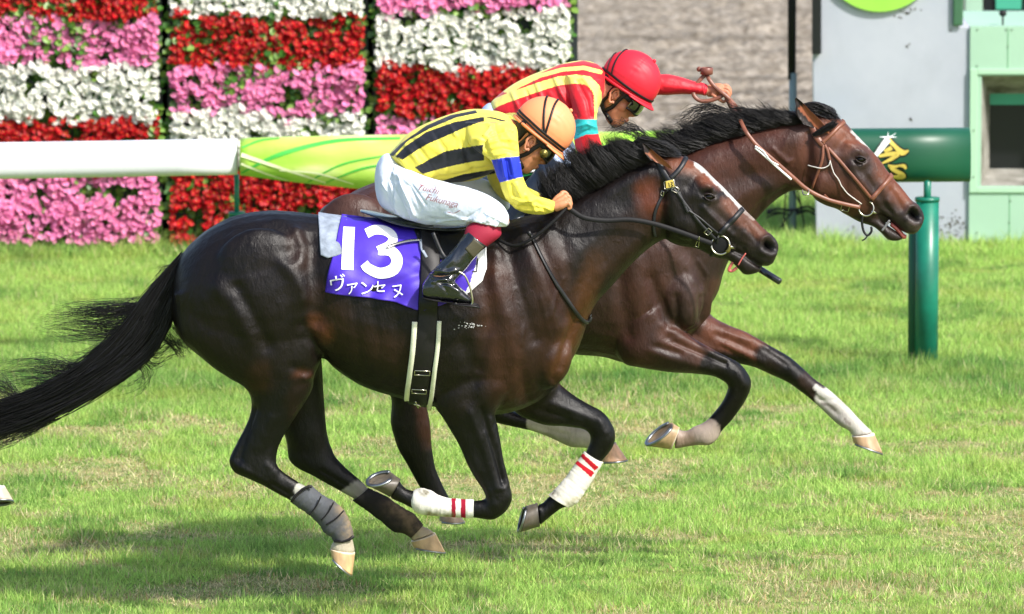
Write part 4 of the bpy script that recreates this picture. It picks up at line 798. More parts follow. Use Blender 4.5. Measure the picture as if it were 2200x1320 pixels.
FAR = dict(dark=.48, hue=.18, base=(64, 42, 35),
    lofts=[(F_tr, 0), (F_nk, 0), (F_hd, 0), (F_jw, 0), (F_nh, -.13), (F_fh, .13), (F_nf, -.135), (F_ff, .135)],
    balls=[((1450, 640, -.12), (.12, .09, .14)), ((1450, 640, .12), (.12, .09, .14)), ((1780, 390, -.062), (.075, .035, .07)), ((1780, 390, .062), (.075, .035, .07)), ((1835, 330, -.075), (.03, .018, .022)), ((1835, 330, .075), (.03, .018, .022)), ((1350, 640, -.16), (.12, .07, .2)), ((1350, 640, .16), (.12, .07, .2)), ((760, 520, -.18), (.17, .08, .2)), ((760, 520, .18), (.17, .08, .2))],
    relief=[([(1480, 540), (1510, 600), (1500, 680)], 12, -.008), ([(1440, 540), (1480, 600), (1490, 690)], 18, .010), ([(1400, 600), (1430, 680), (1440, 720)], 12, -.012), ([(1452, 640), (1455, 695)], 7, -.010), ([(1478, 690)], 22, .010), ([(1428, 700), (1445, 712)], 10, .008), ([(1510, 640), (1505, 690)], 6, -.009), ([(1360, 560), (1380, 660)], 20, .009), ([(1330, 600), (1350, 720)], 14, -.010),
        ([(1450, 735), (1520, 765), (1560, 782)], 5, -.009), ([(1440, 715), (1500, 742), (1560, 770)], 9, .008), ([(1395, 755), (1440, 770), (1530, 795)], 8, .005), ([(1410, 745), (1460, 760)], 6, -.007), ([(1540, 720), (1620, 755)], 7, -.008), ([(1560, 740), (1640, 780)], 8, .005), ([(1570, 700), (1650, 745)], 9, .006), ([(1585, 800), (1600, 830)], 8, .005), ([(1700, 795), (1712, 812)], 10, .005),
        ([(1800, 860), (1760, 860)], 4, -.004), ([(1745, 845), (1800, 890)], 5, -.006), ([(1808, 905), (1816, 912)], 8, .004),
        ([(1510, 340), (1600, 320), (1700, 300)], 20, .007), ([(1500, 400), (1600, 380), (1690, 370)], 22, -.008), ([(1690, 410), (1640, 440), (1590, 500)], 9, -.010), ([(1560, 440), (1640, 400)], 18, .006), ([(1660, 320), (1690, 350), (1700, 345)], 4, .006),
        ([(1830, 360), (1860, 400), (1885, 435)], 6, .007), ([(1850, 370), (1878, 400)], 9, -.006), ([(1812, 350), (1815, 420)], 12, -.006), ([(1815, 300), (1800, 320)], 11, -.009), ([(1822, 310), (1842, 318), (1858, 330)], 6, .008), ([(1830, 352), (1848, 360), (1862, 350)], 5, .006), ([(1846, 338)], 7, -.004),
        ([(1750, 300), (1765, 390), (1755, 430)], 10, .006), ([(1738, 290), (1730, 380)], 8, -.008), ([(1895, 400), (1912, 430)], 10, .005), ([(1915, 410), (1940, 450)], 6, -.006), ([(1890, 464), (1915, 478), (1936, 502)], 4, -.010), ([(1905, 430), (1925, 460)], 4, .006),
        ([(1950, 455), (1955, 446), (1968, 441), (1979, 447), (1984, 460)], 5, .008), ([(1950, 472), (1963, 482), (1974, 480)], 5, .007), ([(1960, 458), (1972, 464)], 8, -.026), ([(1967, 462)], 10, -.014), ([(1868, 432), (1895, 452), (1920, 466)], 3.5, .003), ([(1900, 440), (1915, 455)], 3.5, -.003), ([(1880, 440), (1905, 470)], 3.5, -.004), ([(1868, 375), (1882, 400), (1884, 430)], 3.5, .0028), ([(1690, 300), (1680, 330), (1700, 360)], 4, .003), ([(1800, 350), (1795, 380), (1815, 410)], 3.5, .0025), ([(1500, 560), (1520, 590), (1512, 630)], 4, .004), ([(1470, 580), (1490, 620)], 4, -.004), ([(1550, 745), (1600, 770)], 4, -.004), ([(1455, 700), (1480, 720), (1530, 750)], 4, .004), ([(1640, 750), (1690, 785)], 4, -.004), ([(1560, 715), (1610, 735)], 4, .005), ([(912, 880), (925, 940)], 6, .004), ([(1150, 915), (1220, 935)], 4, -.004),
        ([(1500, 470), (1480, 520)], 30, .004)],
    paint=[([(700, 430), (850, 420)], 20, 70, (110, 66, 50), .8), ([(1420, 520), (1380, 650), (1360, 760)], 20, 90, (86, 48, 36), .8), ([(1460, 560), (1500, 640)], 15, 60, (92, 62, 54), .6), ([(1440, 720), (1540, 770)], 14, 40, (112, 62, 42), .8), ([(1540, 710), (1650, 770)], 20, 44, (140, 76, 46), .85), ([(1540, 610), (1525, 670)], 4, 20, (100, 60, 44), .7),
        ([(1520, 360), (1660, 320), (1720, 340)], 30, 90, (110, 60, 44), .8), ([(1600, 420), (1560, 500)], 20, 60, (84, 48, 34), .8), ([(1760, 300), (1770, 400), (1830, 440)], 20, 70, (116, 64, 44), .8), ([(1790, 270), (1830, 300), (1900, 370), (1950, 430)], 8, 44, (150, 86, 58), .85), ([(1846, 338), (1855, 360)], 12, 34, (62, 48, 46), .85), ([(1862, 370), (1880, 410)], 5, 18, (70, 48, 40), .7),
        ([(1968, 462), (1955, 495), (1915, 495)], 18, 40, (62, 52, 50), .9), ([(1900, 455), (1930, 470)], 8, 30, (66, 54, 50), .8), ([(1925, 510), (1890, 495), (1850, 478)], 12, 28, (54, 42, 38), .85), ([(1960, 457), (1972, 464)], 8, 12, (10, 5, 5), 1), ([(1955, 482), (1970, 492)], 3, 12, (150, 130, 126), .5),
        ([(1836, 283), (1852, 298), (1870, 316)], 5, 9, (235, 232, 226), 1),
        ([(1540, 790), (1590, 800), (1598, 840), (1560, 890), (1530, 920)], 30, 44, BLK, .95), ([(1650, 770), (1700, 790), (1740, 830)], 22, 40, BLK, .95), ([(1740, 820), (1760, 840)], 18, 30, (58, 36, 30), .9),
        ([(1780, 862), (1812, 896), (1850, 930)], 28, 34, (232, 226, 218), 1), ([(1756, 834), (1790, 858)], 6, 12, (238, 234, 228), 1), ([(1770, 868), (1795, 880)], 2, 6, (120, 105, 98), .6), ([(1815, 900), (1826, 910)], 2, 5, (120, 100, 95), .6),
        ([(1520, 925), (1495, 938), (1450, 942)], 26, 30, (196, 178, 166), 1), ([(1480, 945), (1440, 950)], 6, 22, (168, 138, 110), .6),
        ([(880, 880), (888, 960), (910, 1020), (950, 1080)], 44, 50, BLK, .9), ([(906, 860), (918, 950)], 6, 26, (92, 48, 34), .7), ([(1010, 860), (1040, 890), (1120, 908)], 50, 70, BLK, .95), ([(1158, 912), (1200, 928), (1280, 950)], 24, 30, (222, 214, 196), 1), ([(960, 1098), (966, 1108)], 14, 20, (190, 180, 165), .9)])
horse_me = make_body(NEAR, YN)
def build_horse(me, x, y, label):
    t = empty('horse', (x, y, 0), label, 'horse', None)
    b = link('body', me, M['coat'], t); return t, b
NH, NB = build_horse(horse_me, float(W(850, 600, YN)[0]), YN, 'dark bay horse galloping with purple number thirteen cloth, nearest to the camera')
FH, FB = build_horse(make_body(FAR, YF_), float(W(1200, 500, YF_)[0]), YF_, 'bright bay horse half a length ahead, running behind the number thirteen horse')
TAN = ((214, 200, 176), (190, 158, 116), (116, 100, 78)); DRK = ((40, 36, 34), (88, 82, 74), (92, 84, 72))
hoof(NH, TAN, ((709, 1179), (763, 1187)), ((712, 1195), (757, 1237)), YN-.13, .043, .058, 0.0)
hoof(NH, TAN, ((883, 1163), (935, 1145)), ((888, 1176), (957, 1187)), YN+.13, .043, .058, -0.1)
hoof(NH, DRK, ((861, 1030), (838, 1068)), ((846, 1022), (787, 1040)), YN-.135, .042, .058, -0.32)
hoof(NH, DRK, ((1155, 1081), (1160, 1131)), ((1131, 1088), (1115, 1144)), YN+.135, .042, .056, -0.1)
hoof(FH, ((210, 196, 180), (168, 142, 108), (120, 104, 84)), ((1460, 919), (1442, 966)), ((1447, 911), (1388, 957)), YF_-.135, .040, .056, -0.26)
hoof(FH, ((226, 218, 205), (176, 146, 112), (110, 94, 78)), ((1830, 937), (1878, 931)), ((1833, 952), (1897, 975)), YF_+.135, .041, .056, -0.1)
hoof(FH, ((180, 170, 155), (160, 140, 120), (110, 90, 70)), ((944, 1108), (985, 1101)), ((944, 1118), (998, 1121)), YF_-.13, .040, .054, 0)
hoof(FH, ((214, 180, 160), (214, 168, 138), (110, 90, 70)), ((1292, 974), (1322, 950)), ((1292, 992), (1348, 988)), YF_+.13, .040, .056, -0.05)
# leg wraps of the near horse
GB = (78, 80, 84); DB = (130, 112, 84)
wrap(NH, N_nh[15:20]+[(716, 1161, 757, 1153, .034)], YN-.13, GB, dirt=[([(735, 1090), (752, 1130)], 16, (128, 112, 92), .9), ([(660, 1080), (700, 1100)], 14, (96, 100, 108), .5)], name='leg_boot', grow=.007, label='dusty grey leg boot', wr=.002) if False else None
wrap(NH, [(626, 1077, 667, 1044, .032), (645, 1092, 692, 1064, .032), (668, 1108, 718, 1079, .033), (688, 1128, 738, 1098, .036), (697, 1143, 750, 1120, .038), (712, 1153, 756, 1138, .038), (718, 1163, 759, 1154, .037)], YN-.13, GB,
     dirt=[([(735, 1090), (750, 1120), (752, 1145)], 16, (132, 116, 92), .95), ([(660, 1066), (690, 1080)], 14, (98, 102, 110), .5)], name='leg_boot', grow=.003, label='dusty grey leg boot', wr=.003)
mb = MB(); 
for a, b in (((690, 1066), (664, 1107)), ((717, 1079), (690, 1118)), ((739, 1097), (700, 1128))):
    strap(mb, [(a[0], a[1]), ((a[0]+b[0])/2+2, (a[1]+b[1])/2+2), b], .006, .002, y=YN-.172)
tube(mb, W(np.array([626, 634, 650, 664, 669]), np.array([1079, 1066, 1052, 1045, 1047]), YN-.165), .006, 10); tube(mb, W(np.array([718, 735, 750, 759]), np.array([1163, 1164, 1160, 1153]), YN-.167), .006, 10)
mb.build('boot_seam', M['black'], NH)
wrap(NH, [(759, 1075, 790, 1050, .032), (791, 1098, 825, 1066, .032), (822, 1121, 858, 1088, .034), (846, 1141, 888, 1106, .037), (866, 1145, 904, 1124, .035), (883, 1154, 908, 1129, .034)], YN+.13, (34, 32, 33),
     dirt=[([(850, 1085), (880, 1112), (890, 1130)], 22, (104, 88, 72), .95)], name='leg_boot', grow=.003, label='black leg boot with brown dirt', wr=.002)
wst = [(1018, 1076, 1017, 1112, .031), (1000, 1075, 1000, 1111, .03), (968, 1073, 972, 1109, .03), (945, 1067, 950, 1108, .033), (925, 1056, 925, 1106, .038), (905, 1051, 906, 1104, .039), (890, 1056, 890, 1096, .036), (884, 1066, 884, 1086, .028)]
wrap(NH, wst, YN-.135, (216, 214, 206), stripes=[([(970, 1060), (979, 1060), (979, 1120), (970, 1120)], (150, 22, 48)), ([(990, 1060), (1000, 1060), (1000, 1120), (990, 1120)], (150, 22, 48))],
     dirt=[([(905, 1055), (915, 1060)], 9, (96, 90, 66), 1), ([(920, 1104), (970, 1108)], 7, (130, 118, 84), .9), ([(895, 1090)], 8, (140, 128, 96), .5)], label='white bandage with two red stripes', wr=.002)
wst = [(1294, 993, 1257, 971, .032), (1275, 1026, 1236, 1000, .031), (1257, 1054, 1214, 1030, .033), (1240, 1078, 1192, 1054, .037), (1222, 1090, 1180, 1064, .036)]
wrap(NH, wst, YN+.135, (222, 218, 208), stripes=[([(1246, 980), (1251, 974), (1286, 1004), (1278, 1012)], (190, 30, 44)), ([(1236, 996), (1241, 990), (1277, 1016), (1270, 1026)], (190, 30, 44))],
     dirt=[([(1186, 1055), (1192, 1062)], 10, (96, 90, 76), .9), ([(1218, 1085), (1240, 1070)], 7, (170, 160, 120), .6)], label='white bandage with two red stripes', wr=.002)
# ears, eyes, mouth pieces
def head_bits(t, yc, e, ear, far_ear, eye, mouth, tongue=False):
    mb = MB(); ear_mesh(mb, ear[0], ear[1], ear[2], yc, -.088, .02); me = mb.mesh('ear'); 
    V = getco(me); px, py = P(V); d = dpoly(px, py, [ear[1], ear[2]]); C = np.where(((d < 13) & (np.hypot(px-ear[2][0], py-ear[2][1]) > 22))[:, None], lin(e), lin((30, 22, 20))); setcol(me, C); link('ear', me, M['coat'], t)
    mb = MB(); ear_mesh(mb, far_ear[0], far_ear[1], far_ear[2], yc, .055, .03, -1); me = mb.mesh('ear'); setcol(me, np.repeat(lin(e)[None], len(me.vertices), 0)); link('ear', me, M['coat'], t)
    for s in (-1, 1):
        c = W(eye[0], eye[1], yc); c = c+np.array((0, s*(eye[2]), 0)); mb = MB(); ell(mb, c, (.019, .013, .014)); mb.build('eye', M['eye'], t)
        # lids
        mb = MB(); a = np.linspace(0.15, np.pi-0.15, 9)
        for sg, rr in ((1, .0038), (-1, .0028)):
            pts = [c+np.array((0.020*math.cos(q), s*(.006+0.006*math.sin(q)), sg*0.0125*math.sin(q)-0.2*0.02*math.cos(q))) for q in a]; tube(mb, pts, rr, 8)
        me = mb.mesh('lid'); setcol(me, np.repeat(lin((34, 25, 23))[None], len(me.vertices), 0)); link('eyelid', me, M['coat'], t)
head_bits(NH, YN, (130, 78, 52), ((1399, 345), (1446, 366), (1383, 308)), ((1405, 335), (1440, 340), (1400, 318)), (1523, 418, .094), None)
head_bits(FH, YF_, (150, 88, 60), ((1727, 268), (1782, 288), (1711, 210)), ((1745, 250), (1790, 258), (1740, 232)), (1847, 338, .092), None)
mb = MB(); tube(mb, crom(W(np.array([1575, 1570, 1566, 1572, 1583]), np.array([563, 571, 580, 583, 576]), YN-.02), 6), .006, 8, flat=.5); mb.build('tongue_tie', M['pink_skin'], NH)
mb = MB(); tube(mb, crom(W(np.array([1602, 1594, 1586]), np.array([545, 556, 570]), YN-.047), 6), .003, 8); mb.build('tongue_tie', M['pink_skin'], NH)
mb = MB(); loft(mb, [(1915, 476, 1912, 486, .015), (1930, 488, 1926, 498, .02), (1942, 502, 1938, 513, .02), (1948, 506, 1946, 513, .012)], YF_, 4, 16); mb.build('tongue', M['pink_skin'], FH)
# hair
rg = np.random.default_rng(5)
def guide_lock(path, hw, y, yj, wild=0.0, lenr=(0.7, 1.0)):
    path = np.asarray(path, float); hw = np.asarray(hw, float); T = np.gradient(path, axis=0); T /= np.linalg.norm(T, axis=1)[:, None]; Nn = np.stack([-T[:, 1], T[:, 0]], 1)
    def fn(r):
        o = r.uniform(-1, 1); o = np.sign(o)*abs(o)**0.8; o2 = o+r.normal()*0.25; y0 = y+r.uniform(-yj, yj); m = r.uniform(*lenr); K = len(path); st = r.uniform(0, 0.35) if wild == 0 else r.uniform(0, .2)
        k = np.linspace(st, m, 5)*(K-1); q = []
        for i, kk in enumerate(k):
            c = [np.interp(kk, np.arange(K), path[:, j]) for j in (0, 1)]; n_ = [np.interp(kk, np.arange(K), Nn[:, j]) for j in (0, 1)]; h = np.interp(kk, np.arange(K), hw)
            oo = o+(o2-o)*i/4; w = wild*(i/4)**2
            q.append((c[0]+n_[0]*h*oo+r.normal()*w, c[1]+n_[1]*h*oo+r.normal()*w, y0+r.normal()*.01*i/4))
        return q
    return fn
def tail(parent, path, hw, y, extra=(), seed=3):
    rg = np.random.default_rng(seed); mb = MB(); st = []
    path = np.asarray(path, float); T = np.gradient(path, axis=0); T /= np.linalg.norm(T, axis=1)[:, None]; Nn = np.stack([-T[:, 1], T[:, 0]], 1)
    for (c, n_, h) in zip(path, Nn, hw): h2 = h*0.62; st.append((c[0]+n_[0]*h2, c[1]+n_[1]*h2, c[0]-n_[0]*h2, c[1]-n_[1]*h2, .035 if h > 20 else .02))
    loft(mb, st, y, 6, 28)
    strands(mb, 1500, guide_lock(path, hw, y, .05), .0022, 3, 16, rg, .008)
    for pth, w_, n_, wd in extra: strands(mb, n_, guide_lock(pth, w_, y-.01, .03, wd, (0.4, 1.0)), .0009, 3, 20, rg, .007)
    return mb.build('tail', M['hair'], parent)
tail(NH, [(398, 545), (372, 590), (345, 640), (322, 690), (285, 745), (215, 800), (130, 850), (40, 890), (-80, 930), (-220, 955)], [9, 21, 32, 44, 42, 34, 30, 30, 36, 26], YN,
     extra=[([(350, 660), (290, 680), (220, 692), (150, 694), (72, 694)], [14, 30, 36, 32, 14], 420, 7), ([(330, 640), (270, 655), (180, 662), (100, 655)], [10, 16, 18, 14], 40, 8), ([(300, 740), (330, 770), (380, 745), (412, 752)], [16, 22, 18, 12], 60, 12),
            ([(350, 700), (390, 745), (405, 770)], [26, 20, 12], 90, 8), ([(300, 760), (250, 800), (150, 810), (60, 800), (-40, 815)], [20, 24, 30, 32, 32], 420, 10), ([(280, 760), (320, 800), (300, 830), (240, 850)], [10, 14, 16, 16], 26, 12), ([(390, 560), (362, 590), (345, 640)], [6, 20, 30], 60, 6), ([(60, 900), (0, 850), (-60, 830)], [20, 34, 34], 220, 10), ([(180, 830), (90, 905), (0, 945), (-80, 960)], [10, 14, 18, 20], 160, 6), ([(330, 720), (250, 745), (190, 770), (130, 780)], [14, 22, 20, 16], 120, 8)])
tail(FH, [(690, 470), (650, 520), (610, 590), (560, 650), (490, 700), (400, 730)], [8, 18, 26, 30, 30, 22], YF_, seed=9)
def mane(parent, roots, vec, ln, y, n, seed, up=None, r0=.0011, wild=6, yj=.02, curl=0.25):
    rg = np.random.default_rng(seed); mb = MB(); R = np.asarray(roots, float); K = len(R); vec = np.asarray(vec, float); ln = np.asarray(ln, float)
    NC = 46; ck = rg.uniform(0, K-1, NC); ca = rg.normal(0, .08, NC); cl = rg.uniform(.72, 1.12, NC); cb = rg.normal(1, .35, NC); cy = rg.uniform(-yj, yj, NC); tx = rg.normal(0, wild*.5, (NC, 2))
    def fn(r):
        c_ = r.integers(NC); sp = r.normal()*.07; k = np.clip(ck[c_]+sp*2.2, 0, K-1); ik = np.arange(K); p = np.array([np.interp(k, ik, R[:, 0]), np.interp(k, ik, R[:, 1])]); v = np.array([np.interp(k, ik, vec[:, 0]), np.interp(k, ik, vec[:, 1])]); v /= np.linalg.norm(v)
        l = np.interp(k, ik, ln)*cl[c_]*(1-.45*r.random()**2.5); a = ca[c_]-sp*.5+r.normal()*(.02 if r.random() < .85 else .12); v = np.array((v[0]*math.cos(a)-v[1]*math.sin(a), v[0]*math.sin(a)+v[1]*math.cos(a))); nn = np.array((-v[1], v[0]))
        p = p+np.array((r.normal()*3, r.uniform(-8, 3))); b = curl*l*cb[c_]; y0 = y+cy[c_]+r.normal()*.006; w = wild*.25
        return [(p[0], p[1], y0), (p[0]+v[0]*l*.33-nn[0]*b*.2, p[1]+v[1]*l*.33-nn[1]*b*.2, y0-.012), (p[0]+v[0]*l*.66-nn[0]*b*.25, p[1]+v[1]*l*.66-nn[1]*b*.25, y0-.01), (p[0]+v[0]*l+tx[c_][0]+r.normal()*w, p[1]+v[1]*l+tx[c_][1]+r.normal()*w, y0+r.normal()*.01)]
    strands(mb, n, fn, r0, 3, 14, rg, .002); return mb
mb = mane(NH, [(1175, 458), (1215, 440), (1250, 424), (1295, 399), (1341, 374), (1386, 351), (1402, 340)], [(-.5, -.85), (-.5, -.85), (-.55, -.8), (-.62, -.75), (-.72, -.68), (-.8, -.58), (-.85, -.45)], [78, 88, 96, 98, 96, 92, 80], YN-.025, 5200, 4)
loft(mb, [(1165, 430, 1180, 470, .02), (1200, 375, 1222, 446, .03), (1240, 345, 1258, 428, .032), (1285, 318, 1300, 404, .032), (1335, 302, 1345, 378, .03), (1375, 308, 1388, 356, .026), (1405, 318, 1412, 345, .02)], YN, 5, 20)
rr = np.random.default_rng(8)
strands(mb, 60, guide_lock([(1400, 320), (1370, 285), (1330, 272), (1290, 300)], [14, 14, 12, 18], YN-.01, .02, 9, (.6, 1)), .0011, 3, 14, rr, .01)
strands(mb, 50, guide_lock([(1250, 360), (1228, 340), (1212, 326), (1200, 330)], [20, 20, 16, 14], YN-.01, .02, 8, (.5, 1)), .0011, 3, 14, rr, .01)
mb.build('mane', M['hair'], NH)
mb = MB(); loft(mb, [(1375, 300, 1385, 330, .03), (1405, 300, 1402, 335, .045), (1435, 312, 1432, 338, .045), (1456, 325, 1450, 340, .03), (1464, 334, 1462, 339, .012)], YN, 5, 20)
strands(mb, 500, guide_lock([(1360, 305), (1395, 312), (1430, 322), (1466, 338)], [12, 14, 12, 5], YN-.01, .04, 0, (.7, 1)), .0016, 3, 12, rr, .004); mb.build('forelock', M['hair'], NH)
mb = mane(FH, [(1440, 345), (1480, 328), (1520, 312), (1575, 294), (1654, 275), (1700, 268), (1735, 262)], [(-1, -.45), (-1, -.5), (-1, -.5), (-1, -.45), (-1, -.42), (-1, -.38), (-1, -.35)], [85, 100, 105, 100, 90, 82, 70], YF_-.025, 5200, 14, curl=.12)
loft(mb, [(1395, 330, 1410, 362, .02), (1440, 290, 1450, 348, .03), (1490, 268, 1500, 324, .032), (1540, 246, 1552, 304, .032), (1600, 242, 1606, 288, .03), (1660, 240, 1664, 275, .03), (1715, 238, 1722, 266, .026), (1740, 236, 1742, 258, .02)], YF_, 5, 20)
strands(mb, 90, guide_lock([(1580, 250), (1520, 236), (1470, 262), (1420, 284)], [10, 16, 18, 18], YF_-.01, .02, 9, (.5, 1)), .0011, 3, 14, rr, .012)
strands(mb, 40, guide_lock([(1640, 245), (1590, 238), (1550, 228)], [8, 8, 6], YF_-.01, .02, 5, (.5, 1)), .001, 3, 14, rr, .008)
mb.build('mane', M['hair'], FH)
mb = MB(); loft(mb, [(1722, 226, 1728, 262, .03), (1748, 221, 1752, 254, .045), (1775, 233, 1776, 252, .045), (1798, 252, 1794, 262, .03), (1804, 262, 1801, 266, .014)], YF_, 5, 20)
strands(mb, 500, guide_lock([(1715, 235), (1750, 232), (1782, 244), (1805, 266)], [10, 13, 11, 6], YF_-.01, .04, 0, (.7, 1)), .0016, 3, 12, rr, .004)
strands(mb, 160, guide_lock([(1745, 292), (1762, 284), (1785, 270), (1800, 262)], [4, 6, 6, 4], YF_-.085, .01, 0, (.8, 1)), .0014, 3, 12, rr, .003); mb.build('forelock', M['hair'], FH)
# ------------------------------------------------------------------ tack of the near horse
NBV = BV([NB]); FBV = BV([FB])
def interp_poly(pts, u):
    pts = np.asarray(pts, float); d = np.r_[0, np.cumsum(np.hypot(*np.diff(pts, axis=0).T))]; d /= d[-1]
    return np.interp(u, d, pts[:, 0]), np.interp(u, d, pts[:, 1])
def cloth_sheet(top, bot, bv, off, yc, nu=90, nv=60, fold=None, thick=.004, both=True):
    rows = []
    for j in range(nv+1):
        v = j/nv; r = []
        for i in range(nu+1):
            u = i/nu; a = interp_poly(top, u); b = interp_poly(bot, u); x, y = a[0]+(b[0]-a[0])*v, a[1]+(b[1]-a[1])*v
            p, n = hit(bv, x, y, off, yc); k = fold(x, y, u, v) if fold else 0
            r.append(p+n*k)
        rows.append(r)
    R = np.array(rows)
    for _ in range(10): R[1:-1, 1:-1] = (R[1:-1, 1:-1]*2+R[:-2, 1:-1]+R[2:, 1:-1]+R[1:-1, :-2]+R[1:-1, 2:])/6
    if both:
        mid = []
        for i in range(nu+1):
            q = R[0][i]; h = bv.ray_cast(Vector((q[0], yc, 4)), Vector((0, 0, -1))); z = h[0].z+off if h[0] else q[2]+.02; mid.append((q[0], yc, max(z, q[2])))
        M2 = R[::-1].copy(); M2[..., 1] = 2*yc-M2[..., 1]; R0 = R[::-1]; Rm = M2[::-1]
        q1 = R[0]; mid = np.array(mid)
        sh = [mid*k+q1*(1-k)+np.array((0, 0, 1))*(.35*(mid[:, 2]-q1[:, 2])*4*k*(1-k))[:, None] for k in (.33, .66)]
        sh2 = [s*np.array((1, -1, 1))+np.array((0, 2*yc, 0)) for s in sh[::-1]]
        R = np.concatenate([R0, np.array(sh), mid[None], np.array(sh2), Rm])
    nr = len(R); V = R.reshape(-1, 3); m = nu+1
    Fc = [(i*m+k, i*m+k+1, (i+1)*m+k+1, (i+1)*m+k) for i in range(nr-1) for k in range(nu)]
    return V, Fc
def solid(o, t):
    s = o.modifiers.new('s', 'SOLIDIFY'); s.thickness = t; s.offset = 0; return o
# number cloth
def fold(x, y, u, v):
    k = .005*math.sin((x*.9+y*.5)*.06)+.008*math.sin((x-y*1.4)*.045)*v+.006*math.sin((x*1.1+y*.3)*.11)*v*v
    k += .022*math.exp(-((x-892)/40)**2)*v**3+.008*math.exp(-(dpoly(np.array([x]), np.array([y]), [(860, 560), (890, 575), (905, 560)])[0]/8)**2)
    k -= .014*math.exp(-(dpoly(np.array([x]), np.array([y]), [(790, 628), (830, 618), (870, 604), (900, 590)])[0]/7)**2)
    return k
top = [(734, 466), (800, 470), (880, 476), (960, 480), (1049, 478)]; bot = [(698, 628), (743, 636), (798, 641), (850, 650), (892, 666), (912, 668), (950, 655), (990, 640), (1012, 626), (1036, 604), (1046, 580)]
cl = empty('saddlecloth', W(870, 560, YN), 'purple saddlecloth with white number 13 under the saddle of the near horse', 'saddlecloth')
V, Fc = cloth_sheet(top, bot, NBV, .012, YN, 110, 70, fold); mb = MB(); mb.add(V, Fc); me = mb.mesh('c'); px, py = P(V)
trim = [(1029, 520), (1022, 570), (1010, 608), (994, 640), (1100, 700), (1100, 470), (1035, 470)]
C = np.where(inpoly(px, py, trim)[:, None], lin((238, 240, 244)), lin((72, 46, 182))); setcol(me, C)
M['cloth_attr'] = mat('number_cloth', attr='Col', rough=.5, spec=.35, bump=.3, bscale=14, bdist=.01, noise=.06, nscale=5)
co = solid(link('cloth_body', me, M['cloth_attr'], cl), .004)
CBV = BV([co])
n3 = [(790, 499), (808, 494), (832, 498), (846, 513), (838, 529), (815, 537)]
parts = [stroke2d([(750, 490), (746, 581)], 25), stroke2d([(787, 504), (806, 496), (829, 499), (844, 512), (838, 528), (812, 541)], 20, 12), stroke2d([(812, 540), (840, 542), (853, 560), (845, 580), (818, 588), (792, 578), (782, 567)], [19, 22, 24, 24, 23, 21, 19], 12)]
decal('number', parts, CBV, M['white_print'], co, .005, YN)
kt = [text2d(c_, z_, x_, y_, a_, 0, .022) for c_, z_, x_, y_, a_ in (('ヴ', 36, 711, 625, -9), ('ァ', 34, 741, 630, -6), ('ン', 34, 771, 633, -3), ('セ', 31, 801, 629, 2), ('ヌ', 33, 841, 640, -8))]
for q in kt: decal('name_letter', [q], CBV, M['white_print'], co, .0085, YN)
decal('trim_mark', [stroke2d([(1025, 556), (1023, 586)], 3), stroke2d([(1024, 585), (1014, 584)], 3)], CBV, M['black'], co, .0055, YN)
V, Fc = cloth_sheet([(683, 465), (745, 469)], [(690, 550), (704, 556), (722, 552), (740, 545)], NBV, .006, YN, 20, 24); mb = MB(); mb.add(V, Fc); solid(mb.build('under_pad', M['white_pad'], cl), .004)
# saddle, girth, stirrups
sd = empty('saddle', W(920, 480, YN), 'small black racing saddle with black girth and stirrups on the near horse', 'saddle')
mb = MB(); loft(mb, [(774, 451, 776, 455, .045), (796, 455, 812, 467, .085), (850, 466, 858, 484, .12), (905, 474, 905, 492, .14), (960, 478, 960, 497, .135), (1010, 474, 1012, 500, .11), (1055, 462, 1058, 495, .075), (1080, 466, 1082, 486, .04)], YN, 6, 30); mb.build('seat', M['patent'], sd)
V, Fc = cloth_sheet([(880, 484), (1010, 488)], [(892, 500), (905, 535), (950, 560), (985, 545), (1010, 500)], CBV, .008, YN, 30, 16, both=False)
mb = MB(); mb.add(V, Fc); V2 = V.copy(); V2[:, 1] = 2*YN-V2[:, 1]; mb.add(V2, Fc); solid(mb.build('flap', M['black_leather'], sd), .004)
ABV = BV([NB, co])
mb = MB(); strap(mb, [(923, 486), (924, 560), (922, 630), (918, 692), (911, 760), (902, 820), (898, 864)], .078, .004, ABV, .012, yc=YN, n=10); mb.build('girth', M['black'], sd)
M['elastic'] = mat('cream_elastic', L(218, 220, 196), rough=.7, noise=.06, nscale=30, bump=.2, bscale=90, bdist=.002)
mb = MB(); strap(mb, [(891, 691), (887, 750), (880, 810), (874, 860)], .021, .005, ABV, .014, yc=YN, n=8); strap(mb, [(943, 689), (940, 740), (933, 800), (927, 850), (924, 872)], .018, .005, ABV, .014, yc=YN, n=8); mb.build('girth_edging', M['elastic'], sd)
mb = MB()
for (x, y, w, h) in ((908, 794, 16, 4), (902, 831, 15, 4)):
    mb = MB()
    pts = [(x-w, y-h), (x+w, y-h+2), (x+w, y+h+2), (x-w, y+h), (x-w, y-h)]; q = []
    for a, b in zip(pts[:-1], pts[1:]):
        for t in (0, .5): q.append(hit(ABV, a[0]+(b[0]-a[0])*t, a[1]+(b[1]-a[1])*t, .024, YN)[0])
    q.append(q[0]); tube(mb, q, .0022, 6, cap=False); mb.build('girth_buckle', M['steel'], sd)
mb = MB()
for a, b in (((893, 856), (907, 860)), ((896, 851), (902, 863))): tube(mb, [hit(ABV, a[0], a[1], .026, YN)[0], hit(ABV, b[0], b[1], .026, YN)[0]], .004, 8)
mb.build('girth_buckle', M['steel'], sd)
mb = MB(); strap(mb, [(830, 537), (850, 530), (875, 524), (902, 521)], .012, .003, CBV, .014); mb.build('strap_end', M['steel'], sd)
mb = MB(); strap(mb, [(903, 520), (906, 540), (914, 556)], .012, .003, CBV, .012); mb.build('grey_tab', M['white_pad'], sd)
